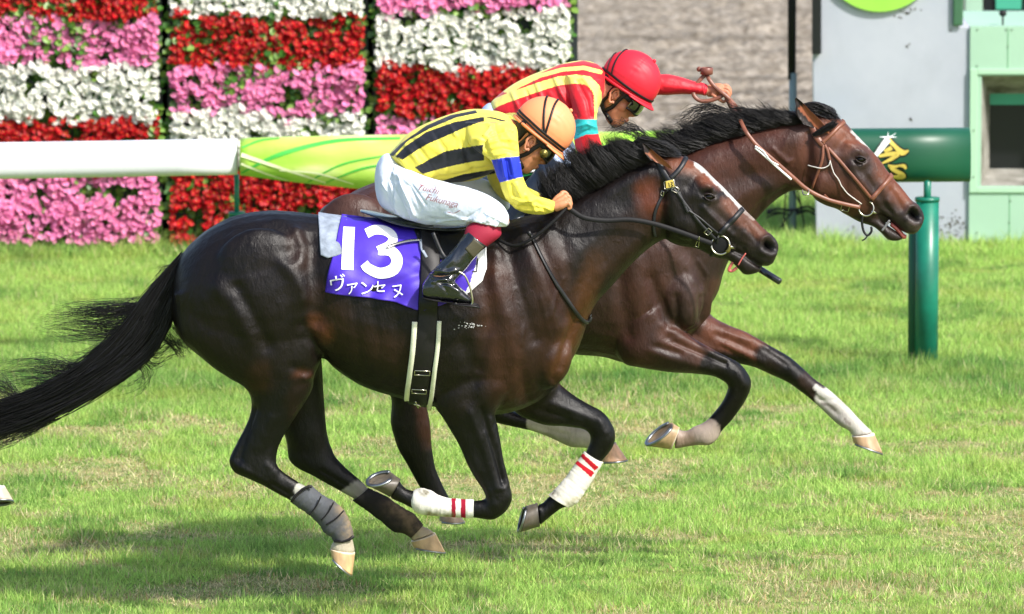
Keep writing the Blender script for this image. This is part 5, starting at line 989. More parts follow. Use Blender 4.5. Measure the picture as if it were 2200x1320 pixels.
def stirrup(yo, par, dx=0):
    mb = MB(); a = [(985, 584), (998, 592), (1008, 612), (1013, 632), (1015, 650), (1008, 657), (990, 656), (978, 652)]
    tube(mb, crom([W(x+dx, y, yo-.03) for x, y in a], 6), .0042, 10)
    a2 = [(985, 584), (975, 600), (970, 625), (978, 652)]; tube(mb, crom([W(x+dx, y, yo+.045) for x, y in a2], 6), .0042, 10)
    mb.build('stirrup_iron', M['steel'], par)
    mb = MB(); loft(mb, [(972+dx, 650, 972+dx, 654, .045), (1000+dx, 651, 1000+dx, 658, .05), (1022+dx, 652, 1026+dx, 662, .045), (1030+dx, 658, 1031+dx, 663, .03)], yo, 4, 20); mb.build('stirrup_tread', M['black'], par)
    mb = MB(); strap(mb, [(930+dx, 500, yo+.06), (950+dx, 545, yo+.05), (975+dx, 575, yo+.01), (986+dx, 585, yo)], .014, .003); mb.build('stirrup_leather', M['black_leather'], par)
stirrup(YN-.36, sd); 
def stirrup_far(par, yc, f):
    n0 = set(par.children); f(); 
    for o in set(par.children)-n0: pass
mb = MB(); tube(mb, crom([W(x, y, YN+.36) for x, y in [(985, 584), (1008, 612), (1015, 650), (1000, 656), (978, 652), (970, 625), (985, 584)]], 6), .0042, 10); mb.build('stirrup_iron', M['steel'], sd)
# bridle of the near horse
br = empty('bridle', W(1500, 440, YN), 'black leather bridle with ring bit and reins on the near horse', 'bridle')
BL = M['black_leather']
def S(name, pts, w, th=.0035, m=BL, par=None, bv=NBV, off=.003, yc=YN, y=None, n=8):
    mb = MB(); pp, nn = strap(mb, pts, w, th, bv, off, y, None, n); o = mb.build(name, m, par or br)
    if yc is not None:
        mb = MB(); p2 = pp*np.array((1, -1, 1))+np.array((0, 2*yc, 0)); ribbon(mb, p2[::-1], (nn*np.array((1, -1, 1)))[::-1], w, th); mb.build(name, m, par or br)
    return o
S('crown_strap', [(1412, 342), (1420, 360), (1430, 378), (1441, 392)], .022)
S('browband', [(1441, 383), (1452, 373), (1464, 358), (1473, 342)], .020, .006)
S('cheek_strap', [(1441, 402), (1455, 415), (1475, 443), (1500, 475), (1525, 502), (1537, 514)], .013)
S('cheek_strap', [(1458, 412), (1470, 440), (1478, 457)], .012)
S('noseband', [(1546, 503), (1560, 487), (1578, 469), (1594, 451)], .022, .007)
S('noseband', [(1478, 452), (1505, 470), (1530, 492), (1548, 506)], .009)
S('throatlatch', [(1436, 408), (1424, 420), (1413, 440), (1406, 462), (1404, 490), (1407, 508)], .013)
S('chin_strap', [(1542, 508), (1540, 530), (1532, 545), (1528, 549)], .012)
def rings(name, c, r, par, y, m=M['steel'], rt=.0038, mir=None, tilt=.2):
    for s in ((y,) if mir is None else (y, 2*mir-y)):
        mb = MB()
        o = W(c[0], c[1], y); o[1] = s; a = np.linspace(0, 2*np.pi, 33)
        tube(mb, [o+r*np.array((math.cos(q), tilt*math.sin(q), math.sin(q))) for q in a], rt, 10, cap=False, up=(.01, 1, .01)); mb.build(name, m, par)
rings('bit_ring', (1548, 527), .036, br, YN-.075, mir=YN)
mb = MB(); o_ = W(1547, 527, YN-.066); ell(mb, o_, (.031, .003, .031)); mb.build('bit_ring_disc', M['rein'], br)  # flat dark disc filling the inside of the near bit ring
mb = MB(); tube(mb, [W(1570, 531, YN-.075), W(1578, 533, YN-.045), W(1580, 540, YN), W(1578, 533, YN+.045)], .006, 10); mb.build('bit_mouthpiece', M['steel'], br)
mb = MB(); loft(mb, [(1558, 540, 1562, 544, .004), (1563, 534, 1568, 542, .006), (1566, 524, 1571, 532, .004)], YN-.082, 4, 12); mb.build('bit_plate', M['brass'], br)
def buckle(par, x, y, w, h, ang, bv, off, m=M['steel'], yo=None):
    mb = MB(); a = math.radians(ang); q = []
    for (u, v) in ((-1, -1), (1, -1), (1, 1), (-1, 1), (-1, -1)):
        X_, Y_ = x+(u*w*math.cos(a)-v*h*math.sin(a)), y+(u*w*math.sin(a)+v*h*math.cos(a)); q.append(hit(bv, X_, Y_, off, YN)[0] if yo is None else W(X_, Y_, yo))
    q[4] = q[0]; qq = []
    for a_, b_ in zip(q[:-1], q[1:]): qq += [a_*(1-t)+b_*t for t in (.05, .5, .95)]
    tube(mb, qq+[qq[0]], .0016, 6, cap=False); return mb.build('buckle', m, par)
buckle(br, 1440, 397, 9, 9, -12, NBV, .011); buckle(br, 1451, 408, 6, 5, 30, NBV, .009); buckle(br, 1424, 416, 4.5, 5, 20, NBV, .009); buckle(br, 1521, 497, 5, 6, 40, NBV, .009); buckle(br, 1501, 512, 4, 8, 10, NBV, .03)
mb = MB(); q = [hit(NBV, x, y, .010, YN)[0] for x, y in ((1433, 390), (1446, 388), (1449, 402), (1435, 405))]; mb.add(q, [(0, 1, 2, 3)]); bd = solid(mb.build('badge', M['gold'], br, False), .002)
decal('badge_number', [stroke2d([(1437, 393), (1438.5, 402)], 1.8), stroke2d([(1441, 392), (1445, 393), (1442.5, 397), (1446, 399), (1441.5, 402)], 1.6, 5)], BV([bd]), M['black'], bd, .0022, YN)
RN = dict(m=M['rein'])
S('rein', [(1530, 524, YN-.085), (1500, 513, YN-.10), (1450, 495, YN-.105), (1400, 480, YN-.115), (1350, 472, YN-.13), (1300, 474, YN-.15), (1255, 468, YN-.17), (1228, 452, YN-.165), (1215, 442, YN-.16)], .020, .003, yc=None, n=10, **RN)
S('rein', [(1218, 446, YN-.17), (1195, 470, YN-.19), (1165, 497, YN-.2), (1135, 518, YN-.2), (1105, 528, YN-.19), (1080, 520, YN-.17), (1062, 505, YN-.14)], .013, .003, yc=None, n=8, **RN)
S('rein', [(1530, 524, YN+.085), (1450, 500, YN+.11), (1350, 478, YN+.13), (1255, 460, YN+.15), (1212, 436, YN+.13)], .015, .003, yc=None, n=8, **RN)
bp = empty('breast_strap', W(1200, 600, YN), 'narrow black martingale strap running down the chest of the near horse', 'strap')
mb = MB(); strap(mb, [(1138, 502), (1158, 545), (1185, 596), (1215, 640), (1240, 675), (1253, 690), (1262, 692), (1268, 686), (1266, 678)], .016, .003, NBV, .005, n=8); mb.build('strap_band', BL, bp)
mb = MB(); tube(mb, [W(1136, 498, YN-.2), W(1139, 506, YN-.2)], .008, 8); mb.build('strap_keeper', BL, bp)
# mouth foam-lather by the girth
mb = MB(); rl = np.random.default_rng(2)
for _ in range(34):
    x, y = 1015+rl.normal()*16, 700+rl.normal()*4.5; p_, n_ = hit(NBV, x, y, .0, YN); r_ = rl.uniform(.001, .0028); ell(mb, p_, (r_*1.6, r_*.7, r_), 7, 5)
mb.build('lather', mat('lather', L(170, 170, 170), rough=.6), NH)['kind'] = 'stuff'
# ---- far horse tack
TL = M['tan_leather']
fb = empty('bridle', W(1820, 340, YF_), 'tan leather bridle with long reins on the far horse', 'bridle')
def T(name, pts, w, th=.004, m=TL, off=.003, yc=YF_, y=None, n=8): return S(name, pts, w, th, m, fb, FBV, off, yc, y, n)
T('crown_strap', [(1744, 272), (1752, 290), (1760, 303), (1768, 312)], .026, .005)
T('browband', [(1766, 307), (1782, 293), (1798, 277), (1812, 264)], .017, .006)
T('cheek_strap', [(1772, 312), (1778, 325), (1781, 338), (1783, 345)], .012)
T('cheek_strap', [(1778, 318), (1800, 342), (1830, 376), (1855, 406), (1872, 427)], .014)
T('noseband', [(1872, 428), (1886, 412), (1902, 394), (1914, 379)], .019, .007)
T('throatlatch', [(1768, 312), (1767, 340), (1758, 370), (1748, 398), (1744, 416)], .012)
T('chin_strap', [(1806, 436), (1795, 434), (1780, 426), (1770, 418)], .012)
M['cord'] = mat('pale_cord', L(205, 200, 195), rough=.5)
mb = MB(); 
for pts in ([(1783, 345), (1788, 362), (1798, 382), (1810, 402), (1822, 415), (1838, 428), (1850, 437)], [(1783, 348), (1779, 356), (1765, 361), (1750, 358), (1738, 355)]):
    tube(mb, [hit(FBV, x, y, .008, YF_)[0] for x, y in crom(pts, 5)], .0024, 6)
mb.build('pale_cord', M['cord'], fb)
rings('bit_ring', (1861, 448), .030, fb, YF_-.075, mir=YF_)
mb = MB(); tube(mb, [W(1872, 455, YF_-.07), W(1884, 458, YF_-.055)], .006, 10); mb.build('bit_mouthpiece', M['steel'], fb)
mb = MB(); tube(mb, crom([W(x, y, YF_-.05) for x, y in [(1853, 462), (1852, 480), (1856, 498), (1864, 506), (1872, 498), (1872, 488)]], 5), .005, 8); tube(mb, crom([W(x, y, YF_-.05) for x, y in [(1866, 504), (1858, 514), (1852, 517)]], 5), .003, 8); mb.build('lip_strap', BL, fb)
mb = MB(); tube(mb, crom([W(x, y, YF_-.04) for x, y in [(1911, 474), (1904, 484), (1895, 496)]], 5), .005, 8, flat=.4); mb.build('lip_band', mat('grey_rubber', L(110, 110, 112), rough=.5), fb)
T('rein', [(1848, 446, YF_-.085), (1815, 439, YF_-.095), (1775, 428, YF_-.10), (1735, 408, YF_-.11), (1700, 378, YF_-.12), (1660, 343, YF_-.13), (1625, 312, YF_-.13), (1603, 284, YF_-.12), (1592, 262, YF_-.06), (1580, 240, YF_+.04), (1566, 216, YF_+.16)], .017, .004, yc=None, n=8)
mb = MB(); strap(mb, [(1700, 386, YF_-.123), (1670, 360, YF_-.133), (1640, 333, YF_-.137), (1622, 318, YF_-.137)], .009, .004, n=12); mb.build('rein_lacing', M['white_print'], fb)
mb = MB(); strap(mb, [(1622, 314, YF_-.139), (1640, 326, YF_-.139), (1655, 345, YF_-.137), (1672, 355, YF_-.134)], .006, .004, n=12); mb.build('rein_lacing', M['white_print'], fb)
rings('rein_ring', (1731, 412), .013, fb, YF_-.118, rt=.0028, tilt=.9)
buckle(fb, 1818, 441, 8, 7, 15, FBV, .015)
yh = YF_+.2
mb = MB(); strap(mb, [(1516, 160, yh), (1504, 172, yh-.01), (1491, 190, yh-.02), (1491, 206, yh-.03), (1505, 217, yh-.035), (1528, 216, yh-.035), (1548, 208, yh-.035), (1557, 202, yh-.03), (1562, 214, yh-.03), (1573, 236, yh-.04), (1590, 262, YF_)], .017, .004, n=10)
strap(mb, [(1518, 158, yh), (1524, 172, yh-.02), (1537, 188, yh-.03), (1552, 200, yh-.04), (1566, 212, yh-.045), (1580, 228, yh-.06), (1594, 246, YF_+.05)], .017, .004, n=10); mb.build('rein_loop', TL, fb)
mb = MB(); a = np.linspace(0, 2*np.pi, 17); o = W(1518, 153, yh); ribbon(mb, [o+np.array((.022*math.cos(q), .022*math.sin(q), .0)) for q in a[:-1]], [np.array((math.cos(q), math.sin(q), 0)) for q in a[:-1]], .03, .004, closed=True); ell(mb, W(1502, 149, yh), (.011, .008, .011), 10, 8); mb.build('rein_knot', mat('dark_tan_leather', L(120, 72, 60), rough=.4), fb)
# far horse saddle and cloth (mostly hidden)
fs = empty('saddle', W(1100, 400, YF_), 'black racing saddle of the far horse, mostly hidden behind the near jockey', 'saddle')
mb = MB(); loft(mb, [(930, 372, 932, 378, .05), (980, 372, 990, 392, .11), (1050, 380, 1055, 402, .14), (1110, 378, 1115, 402, .13), (1170, 362, 1175, 395, .08), (1195, 364, 1198, 385, .04)], YF_, 6, 26); mb.build('seat', M['black_leather'], fs)
mb = MB(); tube(mb, [W(1100, 394, YF_-.26), W(1150, 384, YF_-.26)], .021, 14); mb.build('saddle_roll', M['black_leather'], fs)
mb = MB(); strap(mb, [(1080, 420), (1085, 520), (1080, 640), (1075, 755)], .1, .004, FBV, .01, yc=YF_, n=8); mb.build('girth', M['black'], fs)
V, Fc = cloth_sheet([(900, 384), (1178, 392)], [(880, 520), (1178, 520)], FBV, .01, YF_, 50, 30)
mb = MB(); mb.add(V, Fc); fc = empty('saddlecloth', W(1040, 450, YF_), 'green edged saddlecloth of the far horse seen under the near jockey face', 'saddlecloth'); me = mb.mesh('c'); px, py = P(V)
C = np.repeat(lin((30, 30, 34))[None], len(V), 0); C[px > 1100] = lin((30, 32, 36)); setcol(me, C); solid(link('cloth_body', me, M['cloth_attr'], fc), .004)
mb = MB(); strap(mb, [(1108, 377, YF_-.3), (1130, 372, YF_-.3), (1155, 366, YF_-.3), (1182, 360, YF_-.3)], .03, .004); mb.build('green_band', mat('green_band', L(40, 130, 60), rough=.5), fc)
mb = MB(); strap(mb, [(1118, 372, YF_-.308), (1150, 367, YF_-.308), (1165, 362, YF_-.308)], .009, .003); mb.build('white_stripe', M['white_print'], fc)
# ------------------------------------------------------------------ jockeys
class Frame:
    def __init__(s, o, fdir, y, yaw=0.0, roll=0.0, k=1.0):
        s.o = W(o[0], o[1], y); f = np.array((fdir[0], 0, -fdir[1])); f /= np.linalg.norm(f); u = np.array((-f[2], 0, f[0])); l = np.array((0, -1., 0))
        if u[2] < 0: u = -u
        c, n = math.cos(yaw), math.sin(yaw); f, l = f*c+l*n, l*c-f*n
        c, n = math.cos(roll), math.sin(roll); u, l = u*c+l*n, l*c-u*n
        s.f, s.u, s.l, s.k = f, u, l, k
    def __call__(s, f, u, l):
        f, u, l = (np.asarray(a, float)[..., None] for a in (f, u, l))
        return s.o+s.k*(f*s.f+u*s.u+l*s.l)
def loft_local(mb, fr, st, ring=30, sub=5, p=2.2, cy=0.0):
    S_ = crom(np.array(st, float), sub); ph = np.linspace(0, 2*np.pi, ring, endpoint=False); c, s = np.cos(ph), np.sin(ph)
    c = np.sign(c)*np.abs(c)**(2/p); s = np.sign(s)*np.abs(s)**(2/p); V = []
    for row in S_:
        u, f0, f1, w = row[:4]; V.append(fr((f0+f1)/2+c*(f1-f0)/2, np.full(ring, u), cy+s*w))
    K = len(V); V = np.array(V); a, b = V[0].mean(0), V[-1].mean(0); V = V.reshape(-1, 3); n = ring
    Fc = [(i*n+j, i*n+(j+1) % n, (i+1)*n+(j+1) % n, (i+1)*n+j) for i in range(K-1) for j in range(n)]; m = len(V)
    Fc += [(m, (j+1) % n, j) for j in range(n)]+[(m+1, (K-1)*n+j, (K-1)*n+(j+1) % n) for j in range(n)]
    mb.add(np.vstack([V, a, b]), Fc)
HEAD = [(-.196, .018, .046, .016), (-.188, .002, .062, .03), (-.170, -.02, .069, .043), (-.152, -.042, .070, .051), (-.135, -.06, .073, .057), (-.112, -.076, .072, .062), (-.085, -.087, .074, .067), (-.05, -.094, .084, .072), (-.01, -.096, .088, .075), (.03, -.09, .082, .073), (.06, -.07, .06, .06), (.08, -.035, .03, .035)]
def head_geo(mb, fr):
    loft_local(mb, fr, HEAD)
    loft_local(mb, fr, [(-.128, .066, .078, .010), (-.120, .064, .090, .014), (-.112, .064, .098, .0145), (-.103, .064, .094, .0105), (-.085, .064, .086, .008), (-.06, .068, .086, .008)], 16, 4)   # nose
    for s in (-1, 1): ell(mb, fr(.078, -.117, s*.011), (.009, .007, .007), 10, 8)
    loft_local(mb, fr, [(-.158, .058, .072, .014), (-.153, .058, .081, .020), (-.1485, .058, .079, .021)], 16, 4); loft_local(mb, fr, [(-.147, .058, .079, .021), (-.142, .058, .083, .018), (-.136, .058, .076, .011)], 16, 4)  # lips
    for s in (-1, 1): ell(mb, fr(.058, -.066, s*.03), (.022, .012, .01), 12, 8); ell(mb, fr(.04, -.105, s*.046), (.024, .014, .02), 12, 8)
def ear_geo(fr, par, mt):
    for s in (-1, 1):
        mb = MB(); a = np.linspace(-.3, 2*np.pi-1.1, 22); pts = [fr(-.006-.002*math.sin(q)+.0165*math.cos(q)*(1 if math.sin(q) > 0 else .75), -.083+.03*math.sin(q), s*(.072+.008*(1-math.cos(q))/2)) for q in a]
        tube(mb, pts, .0048, 8); pts = [fr(-.003+.009*math.cos(q), -.079+.018*math.sin(q), s*(.072+.002)) for q in np.linspace(.6, 4.6, 14)]; tube(mb, pts, .0035, 7)
        ell(mb, fr(-.004, -.083, s*.069), (.013, .004, .02), 12, 8); ell(mb, fr(.004, -.108, s*.071), (.007, .004, .007), 8, 6)
        me = mb.mesh('ear'); V = getco(me); setcol(me, np.repeat(lin((196, 132, 104))[None], len(V), 0)); link('ear', me, mt, par)
def helmet(fr, par, col, bands, ruche):
    R = (.122, .096, .116)
    mb = MB(); th = np.linspace(0, 1, 60); ph = np.linspace(0, 2*np.pi, 120, endpoint=False); V = []; rim = -.040
    for t in th:
        for q in ph:
            # profile runs from the crown to just below the equator
            a = t*math.pi*0.63; f = math.sin(a)*math.cos(q); l = math.sin(a)*math.sin(q); u = math.cos(a)
            k = 1+.0035*math.sin(q*8)*math.sin(a)**2*0
            V.append((f*R[0]*k, max(u*R[2], rim), l*R[1]*k*(1 if u > 0 else .99)))
    V = np.array(V); n = 120; Fc = [(i*n+j, (i+1)*n+j, (i+1)*n+(j+1) % n, i*n+(j+1) % n) for i in range(59) for j in range(n)]
    w = fr(V[:, 0], V[:, 1], V[:, 2]); nz = np.zeros(len(V))
    # gathered seam of the cap cover running over the crown, with small puckers beside it
    sd = V[:, 2]/R[1]; sf = V[:, 0]/R[0]; seam = sf-ruche; pk = np.exp(-(seam/.16)**2)*np.sin(sd*60+seam*9)*.0009+np.exp(-(np.abs(sf-ruche-.34)/.2)**2)*np.sin(sd*38+sf*14)*.0006-np.exp(-(seam/.012)**2)*.0012
    d = w-fr.o; d /= np.linalg.norm(d, axis=1)[:, None]; w = w+d*(pk*(V[:, 1] > rim+.004))[:, None]
    mb.add(w, Fc); me = mb.mesh('h'); setcol(me, np.repeat(lin(col)[None], len(V), 0)); h = link('helmet', me, M['cap'], par); s_ = h.modifiers.new('s', 'SOLIDIFY'); s_.thickness = .003; s_.offset = 1
    mb = MB(); ell(mb, fr(.04, .112, 0), (.008, .008, .008), 10, 8); me = mb.mesh('b'); setcol(me, np.repeat(lin(col)[None], len(me.vertices), 0)); link('cap_button', me, M['cap'], h)
    # rim roll and peak
    mb = MB(); a = np.linspace(0, 2*np.pi, 49); tube(mb, fr(.119*np.cos(a), np.full(49, rim-.002), .094*np.sin(a)), .006, 8, cap=False); me = mb.mesh('r'); setcol(me, np.repeat(lin(col)[None]*.8, len(me.vertices), 0)); link('cap_hem', me, M['cap'], h)
    mb = MB(); V = []; m = 25
    for i, r in enumerate((.0, .5, .85, 1.0)):
        for a in np.linspace(-1.15, 1.15, m): e = 1+.20*r*math.cos(a*1.2)**.8 if math.cos(a*1.2) > 0 else 1; V.append(fr(.118*math.cos(a)*e, rim-.004-.014*r*math.cos(a), .094*math.sin(a)*(1+.06*r)))
    mb.add(V, [(i*m+j, (i+1)*m+j, (i+1)*m+j+1, i*m+j+1) for i in range(3) for j in range(m-1)]); me = mb.mesh('p'); setcol(me, np.repeat(lin(col)[None], len(V), 0)); pk_ = link('peak', me, M['cap'], h); s_ = pk_.modifiers.new('s', 'SOLIDIFY'); s_.thickness = .005
    mb = MB()
    for pts, wd in bands:
        P3 = []; N3 = []
        C_ = crom(pts, 8)
        for f, u, l in C_:
            v = np.array((f/R[0], u/R[2], l/R[1])); v /= np.linalg.norm(v); q = fr(v[0]*R[0]*1.022, v[1]*R[2]*1.022, v[2]*R[1]*1.022); P3.append(q); e = q-fr.o; N3.append(e/np.linalg.norm(e))
        ribbon(mb, P3, N3, wd, .0018)
    mb.build('elastic_band', M['black'], h); return h
def cloth_relief(me, strokes, noise=.003, ns=(14, 14, 14), seed=1, both=None):
    V = getco(me); N = getno(me); V += N*(lapl_noise(V*np.array(ns)/10, 10, seed, 2)*noise)[:, None]; me.vertices.foreach_set('co', V.astype(np.float32).ravel()); me.update()
    relief(me, [(a, b, c*1.7) for a, b, c in strokes])
def finger(mb, pts, r): tube(mb, crom([W(*p) for p in pts], 4), np.interp(np.linspace(0, 1, (len(pts)-1)*4+1), [0, .5, 1], [r, r*.95, r*.75]), 10)
# ---- near jockey
NJ = empty('person', W(1000, 400, YN), 'jockey in yellow and black striped silks and orange cap, crouched on the near horse', 'person')
torso = [(836, 330, 880, 372, .09), (846, 318, 905, 385, .135), (880, 285, 935, 392, .15), (924, 262, 985, 391, .165), (975, 243, 1030, 384, .18), (1018, 235, 1066, 362, .19), (1056, 238, 1092, 335, .175), (1085, 246, 1108, 312, .12), (1106, 266, 1114, 296, .06)]
nsl = [(1000, 262, 1098, 262, .05, -.13), (1003, 295, 1110, 275, .066, -.165), (1022, 322, 1114, 305, .066, -.20), (1054, 346, 1116, 338, .06, -.225), (1064, 370, 1120, 358, .056, -.23), (1073, 392, 1123, 379, .055, -.23), (1081, 415, 1134, 404, .054, -.23), (1094, 437, 1148, 419, .05, -.22), (1116, 454, 1164, 424, .044, -.20), (1146, 461, 1178, 428, .038, -.18), (1170, 461, 1190, 432, .032, -.165), (1190, 456, 1194, 434, .026, -.155)]
fsl_ = [(a[0]-k, a[1], a[2]-k, a[3])+tuple(a[4:]) for a, k in zip(nsl, (0, 8, 18, 26, 30, 32, 32, 32, 32, 32, 32, 32))]
hips = [(805, 372, 806, 408, .06), (813, 346, 815, 436, .13), (832, 330, 838, 458, .165), (862, 342, 866, 470, .165), (900, 366, 905, 478, .13), (930, 385, 935, 470, .08)]
thigh = [(845, 350, 850, 462, .08, -.10), (895, 372, 900, 480, .085, -.155), (945, 388, 948, 485, .082, -.20), (995, 401, 995, 487, .074, -.245), (1040, 416, 1032, 484, .068, -.275), (1072, 434, 1060, 486, .062, -.29), (1090, 456, 1082, 488, .052, -.30), (1095, 472, 1090, 486, .03, -.30)]
knee = [(1030, 430, 1094, 462, .056, -.28), (1018, 455, 1095, 480, .058, -.295), (1008, 474, 1088, 488, .058, -.30)]
sock = [(1032, 460, 1080, 474, .036, -.295), (1020, 474, 1076, 490, .046, -.30), (1003, 488, 1074, 508, .055, -.305), (998, 503, 1040, 534, .052, -.315)]
boot = [(1004, 494, 1048, 529, .056, -.315), (994, 508, 1034, 540, .056, -.32), (975, 531, 1015, 560, .054, -.33), (953, 556, 1000, 580, .05, -.34), (934, 576, 985, 594, .047, -.345), (920, 592, 974, 606, .044, -.35), (908, 614, 958, 622, .041, -.355)]
foot = [(908, 612, 907, 635, .026, -.355), (918, 598, 920, 642, .036, -.355), (945, 592, 946, 645, .041, -.355), (972, 602, 974, 648, .043, -.36), (992, 620, 996, 650, .042, -.36), (1006, 634, 1010, 650, .034, -.36), (1016, 643, 1017, 649, .016, -.36)]
HN = Frame((1171, 272), (.78, .62), YN, yaw=.06)
def shrink(st, k=.8): return [((a[0]*(1+k)+a[2]*(1-k))/2, (a[1]*(1+k)+a[3]*(1-k))/2, (a[2]*(1+k)+a[0]*(1-k))/2, (a[3]*(1+k)+a[1]*(1-k))/2, a[4]*k)+tuple(a[5:]) for a in st]
def body_mesh(yc, lofts, mir, fr, neck, fingers, extra=None):
    mb = MB(); mirror_y[0] = yc
    for st in lofts: loft(mb, st, yc, 4, 20)
    for st in mir: loft(mb, st, yc, 4, 20, mirror=True)
    head_geo(mb, fr); loft(mb, neck, yc, 4, 20)
    for pts, r in fingers: finger(mb, pts, r)
    if extra: extra(mb)
    return remesh(mb, .0034, 2)
fgN = [([(1190, 446, YN-.155), (1203, 436, YN-.15), (1214, 427, YN-.14)], .021), ([(1192, 446, YN-.165), (1206, 441, YN-.17), (1217, 436, YN-.17)], .019), ([(1190, 440, YN-.14), (1200, 427, YN-.125), (1208, 420, YN-.115)], .018),
       ([(1205, 415, YN-.115), (1214, 414, YN-.11), (1220, 422, YN-.11), (1215, 431, YN-.12)], .0085), ([(1212, 422, YN-.135), (1221, 422, YN-.135), (1225, 432, YN-.135), (1218, 440, YN-.14)], .0088),
       ([(1215, 429, YN-.155), (1223, 430, YN-.158), (1227, 440, YN-.158), (1220, 446, YN-.16)], .0085), ([(1214, 436, YN-.172), (1222, 437, YN-.177), (1226, 446, YN-.177), (1220, 450, YN-.176)], .0075),
       ([(1196, 430, YN-.12), (1204, 418, YN-.11), (1212, 411, YN-.10)], .0085)]
fgM = [([(x-32, y, 2*YN-yy) for x, y, yy in p], r) for p, r in fgN]
me = body_mesh(YN, [shrink(torso, .85), shrink(nsl, .72), shrink(hips, .85), shrink(thigh, .8), shrink(sock, .85), shrink(boot, .8), shrink(foot, .75)],
               [shrink(fsl_, .72), shrink(thigh, .8), shrink(sock, .85), shrink(boot, .8), shrink(foot, .75)], HN, [(1070, 250, 1095, 330, .06), (1105, 258, 1118, 335, .058), (1130, 275, 1128, 345, .055), (1150, 285, 1140, 340, .05)], fgN+fgM)
def skincol(me, fr, base=(196, 134, 98)):
    V = getco(me); C = np.repeat(lin(base)[None], len(V), 0); q = (V-fr.o)/fr.k; f, u, l = q@fr.f, q@fr.u, q@fr.l
    w = np.exp(-((f-.085)/.02)**2-((u+.148)/.010)**2-(l/.024)**2)[:, None]; C = C*(1-w*.6)+lin((168, 88, 76))*w*.6
    w = np.exp(-((u+.10)/.03)**2-((np.abs(l)-.045)/.02)**2)[:, None]*.3; C = C*(1-w)+lin((205, 120, 96))*w; setcol(me, C)
skincol(me, HN); link('body', me, M['skin'], NJ); ear_geo(HN, NJ, M['skin'])
mb = MB(); mirror_y[0] = YN; loft(mb, torso, YN, 6, 36); loft(mb, nsl, YN, 6, 28); loft(mb, fsl_, YN, 6, 28, mirror=True); me = remesh(mb, .0034, 9)
cloth_relief(me, [([(1040, 292), (1060, 268), (1090, 262)], 3, .005), ([(1044, 300), (1068, 284), (1100, 282)], 3, -.005), ([(1048, 310), (1075, 300), (1108, 305)], 3.5, .005), ([(1052, 325), (1080, 318), (1110, 326)], 3.5, -.004), ([(1060, 335), (1085, 330)], 3, .004), ([(1080, 345), (1086, 380)], 3, .006), ([(1092, 345), (1098, 375)], 3, -.005), ([(1100, 425), (1125, 432), (1150, 430)], 3, .004), ([(1100, 440), (1130, 445)], 3, -.004), ([(1150, 440), (1180, 450)], 3, .004), ([(960, 262), (985, 300), (995, 340)], 5, .004), ([(930, 280), (955, 320), (965, 370)], 5, -.003), ([(1000, 320), (1018, 300), (1050, 300)], 6, .006), ([(1040, 300), (1046, 330), (1060, 345)], 6, -.007), ([(985, 300), (1005, 345), (1020, 375)], 7, -.006), ([(1085, 280), (1100, 310)], 6, .005), ([(1062, 270), (1072, 300)], 5, -.004), ([(1040, 255), (1055, 275)], 5, .004),
    ([(900, 300), (950, 330)], 8, .003), ([(870, 310), (900, 350), (925, 380)], 6, .004), ([(885, 300), (920, 345), (945, 378)], 5, -.003), ([(850, 330), (880, 366)], 5, .004), ([(1085, 345), (1092, 385)], 4, -.006), ([(1096, 342), (1104, 380)], 5, .004), ([(1110, 400), (1120, 425), (1110, 445)], 6, .005), ([(1098, 398), (1104, 420)], 5, -.005),
    ([(1130, 420), (1150, 450)], 4, .004), ([(1150, 430), (1170, 450)], 4, -.003), ([(1120, 450), (1165, 452)], 4, .003), ([(1075, 400), (1088, 425)], 5, .004), ([(930, 385), (990, 375), (1050, 360)], 4, -.004)], .0026, (10, 10, 22), 3)
V = getco(me); px, py = P(V); YEL = (236, 220, 84); BK = (26, 28, 36); C = np.repeat(lin(YEL)[None], len(V), 0)
slv = (V[:, 1] < YN-.12) & (px > 1040)
stripes = [[(836, 334), (861, 309), (916, 270), (967, 248), (1022, 237), (1026, 243), (979, 253), (924, 276), (876, 303), (845, 336)], [(849, 337), (872, 314), (916, 284), (975, 263), (1034, 252), (1058, 252), (1085, 259), (1104, 278), (1100, 281), (1082, 268), (1058, 260), (1034, 262), (1002, 273), (955, 294), (916, 311), (876, 336), (865, 344)],
           [(892, 360), (924, 342), (955, 326), (995, 318), (1039, 311), (1036, 330), (1046, 344), (1018, 347), (979, 355), (947, 363), (908, 374), (900, 368)], [(940, 392), (995, 375), (1062, 364), (1066, 372), (1018, 384), (975, 396)]]
for s in stripes: C[inpoly(px, py, s) & ~slv] = lin(BK)
C[inpoly(px, py, [(1056, 344), (1085, 339), (1117, 336), (1124, 380), (1072, 393)]) & (V[:, 1] < YN-.1)] = lin((30, 52, 196))
far = V[:, 1] > YN+.1; C[inpoly(px, py, [(1046, 320), (1106, 314), (1116, 352), (1060, 366)]) & far & (V[:, 0] > 0)] = lin((30, 52, 196))
setcol(me, C); link('silks', me, M['silk'], NJ)
mb = MB(); loft(mb, hips, YN, 6, 36); loft(mb, thigh, YN, 6, 30); loft(mb, knee, YN, 6, 30); loft(mb, thigh, YN, 6, 30, mirror=True); loft(mb, knee, YN, 6, 30, mirror=True); me = remesh(mb, .0042, 6)
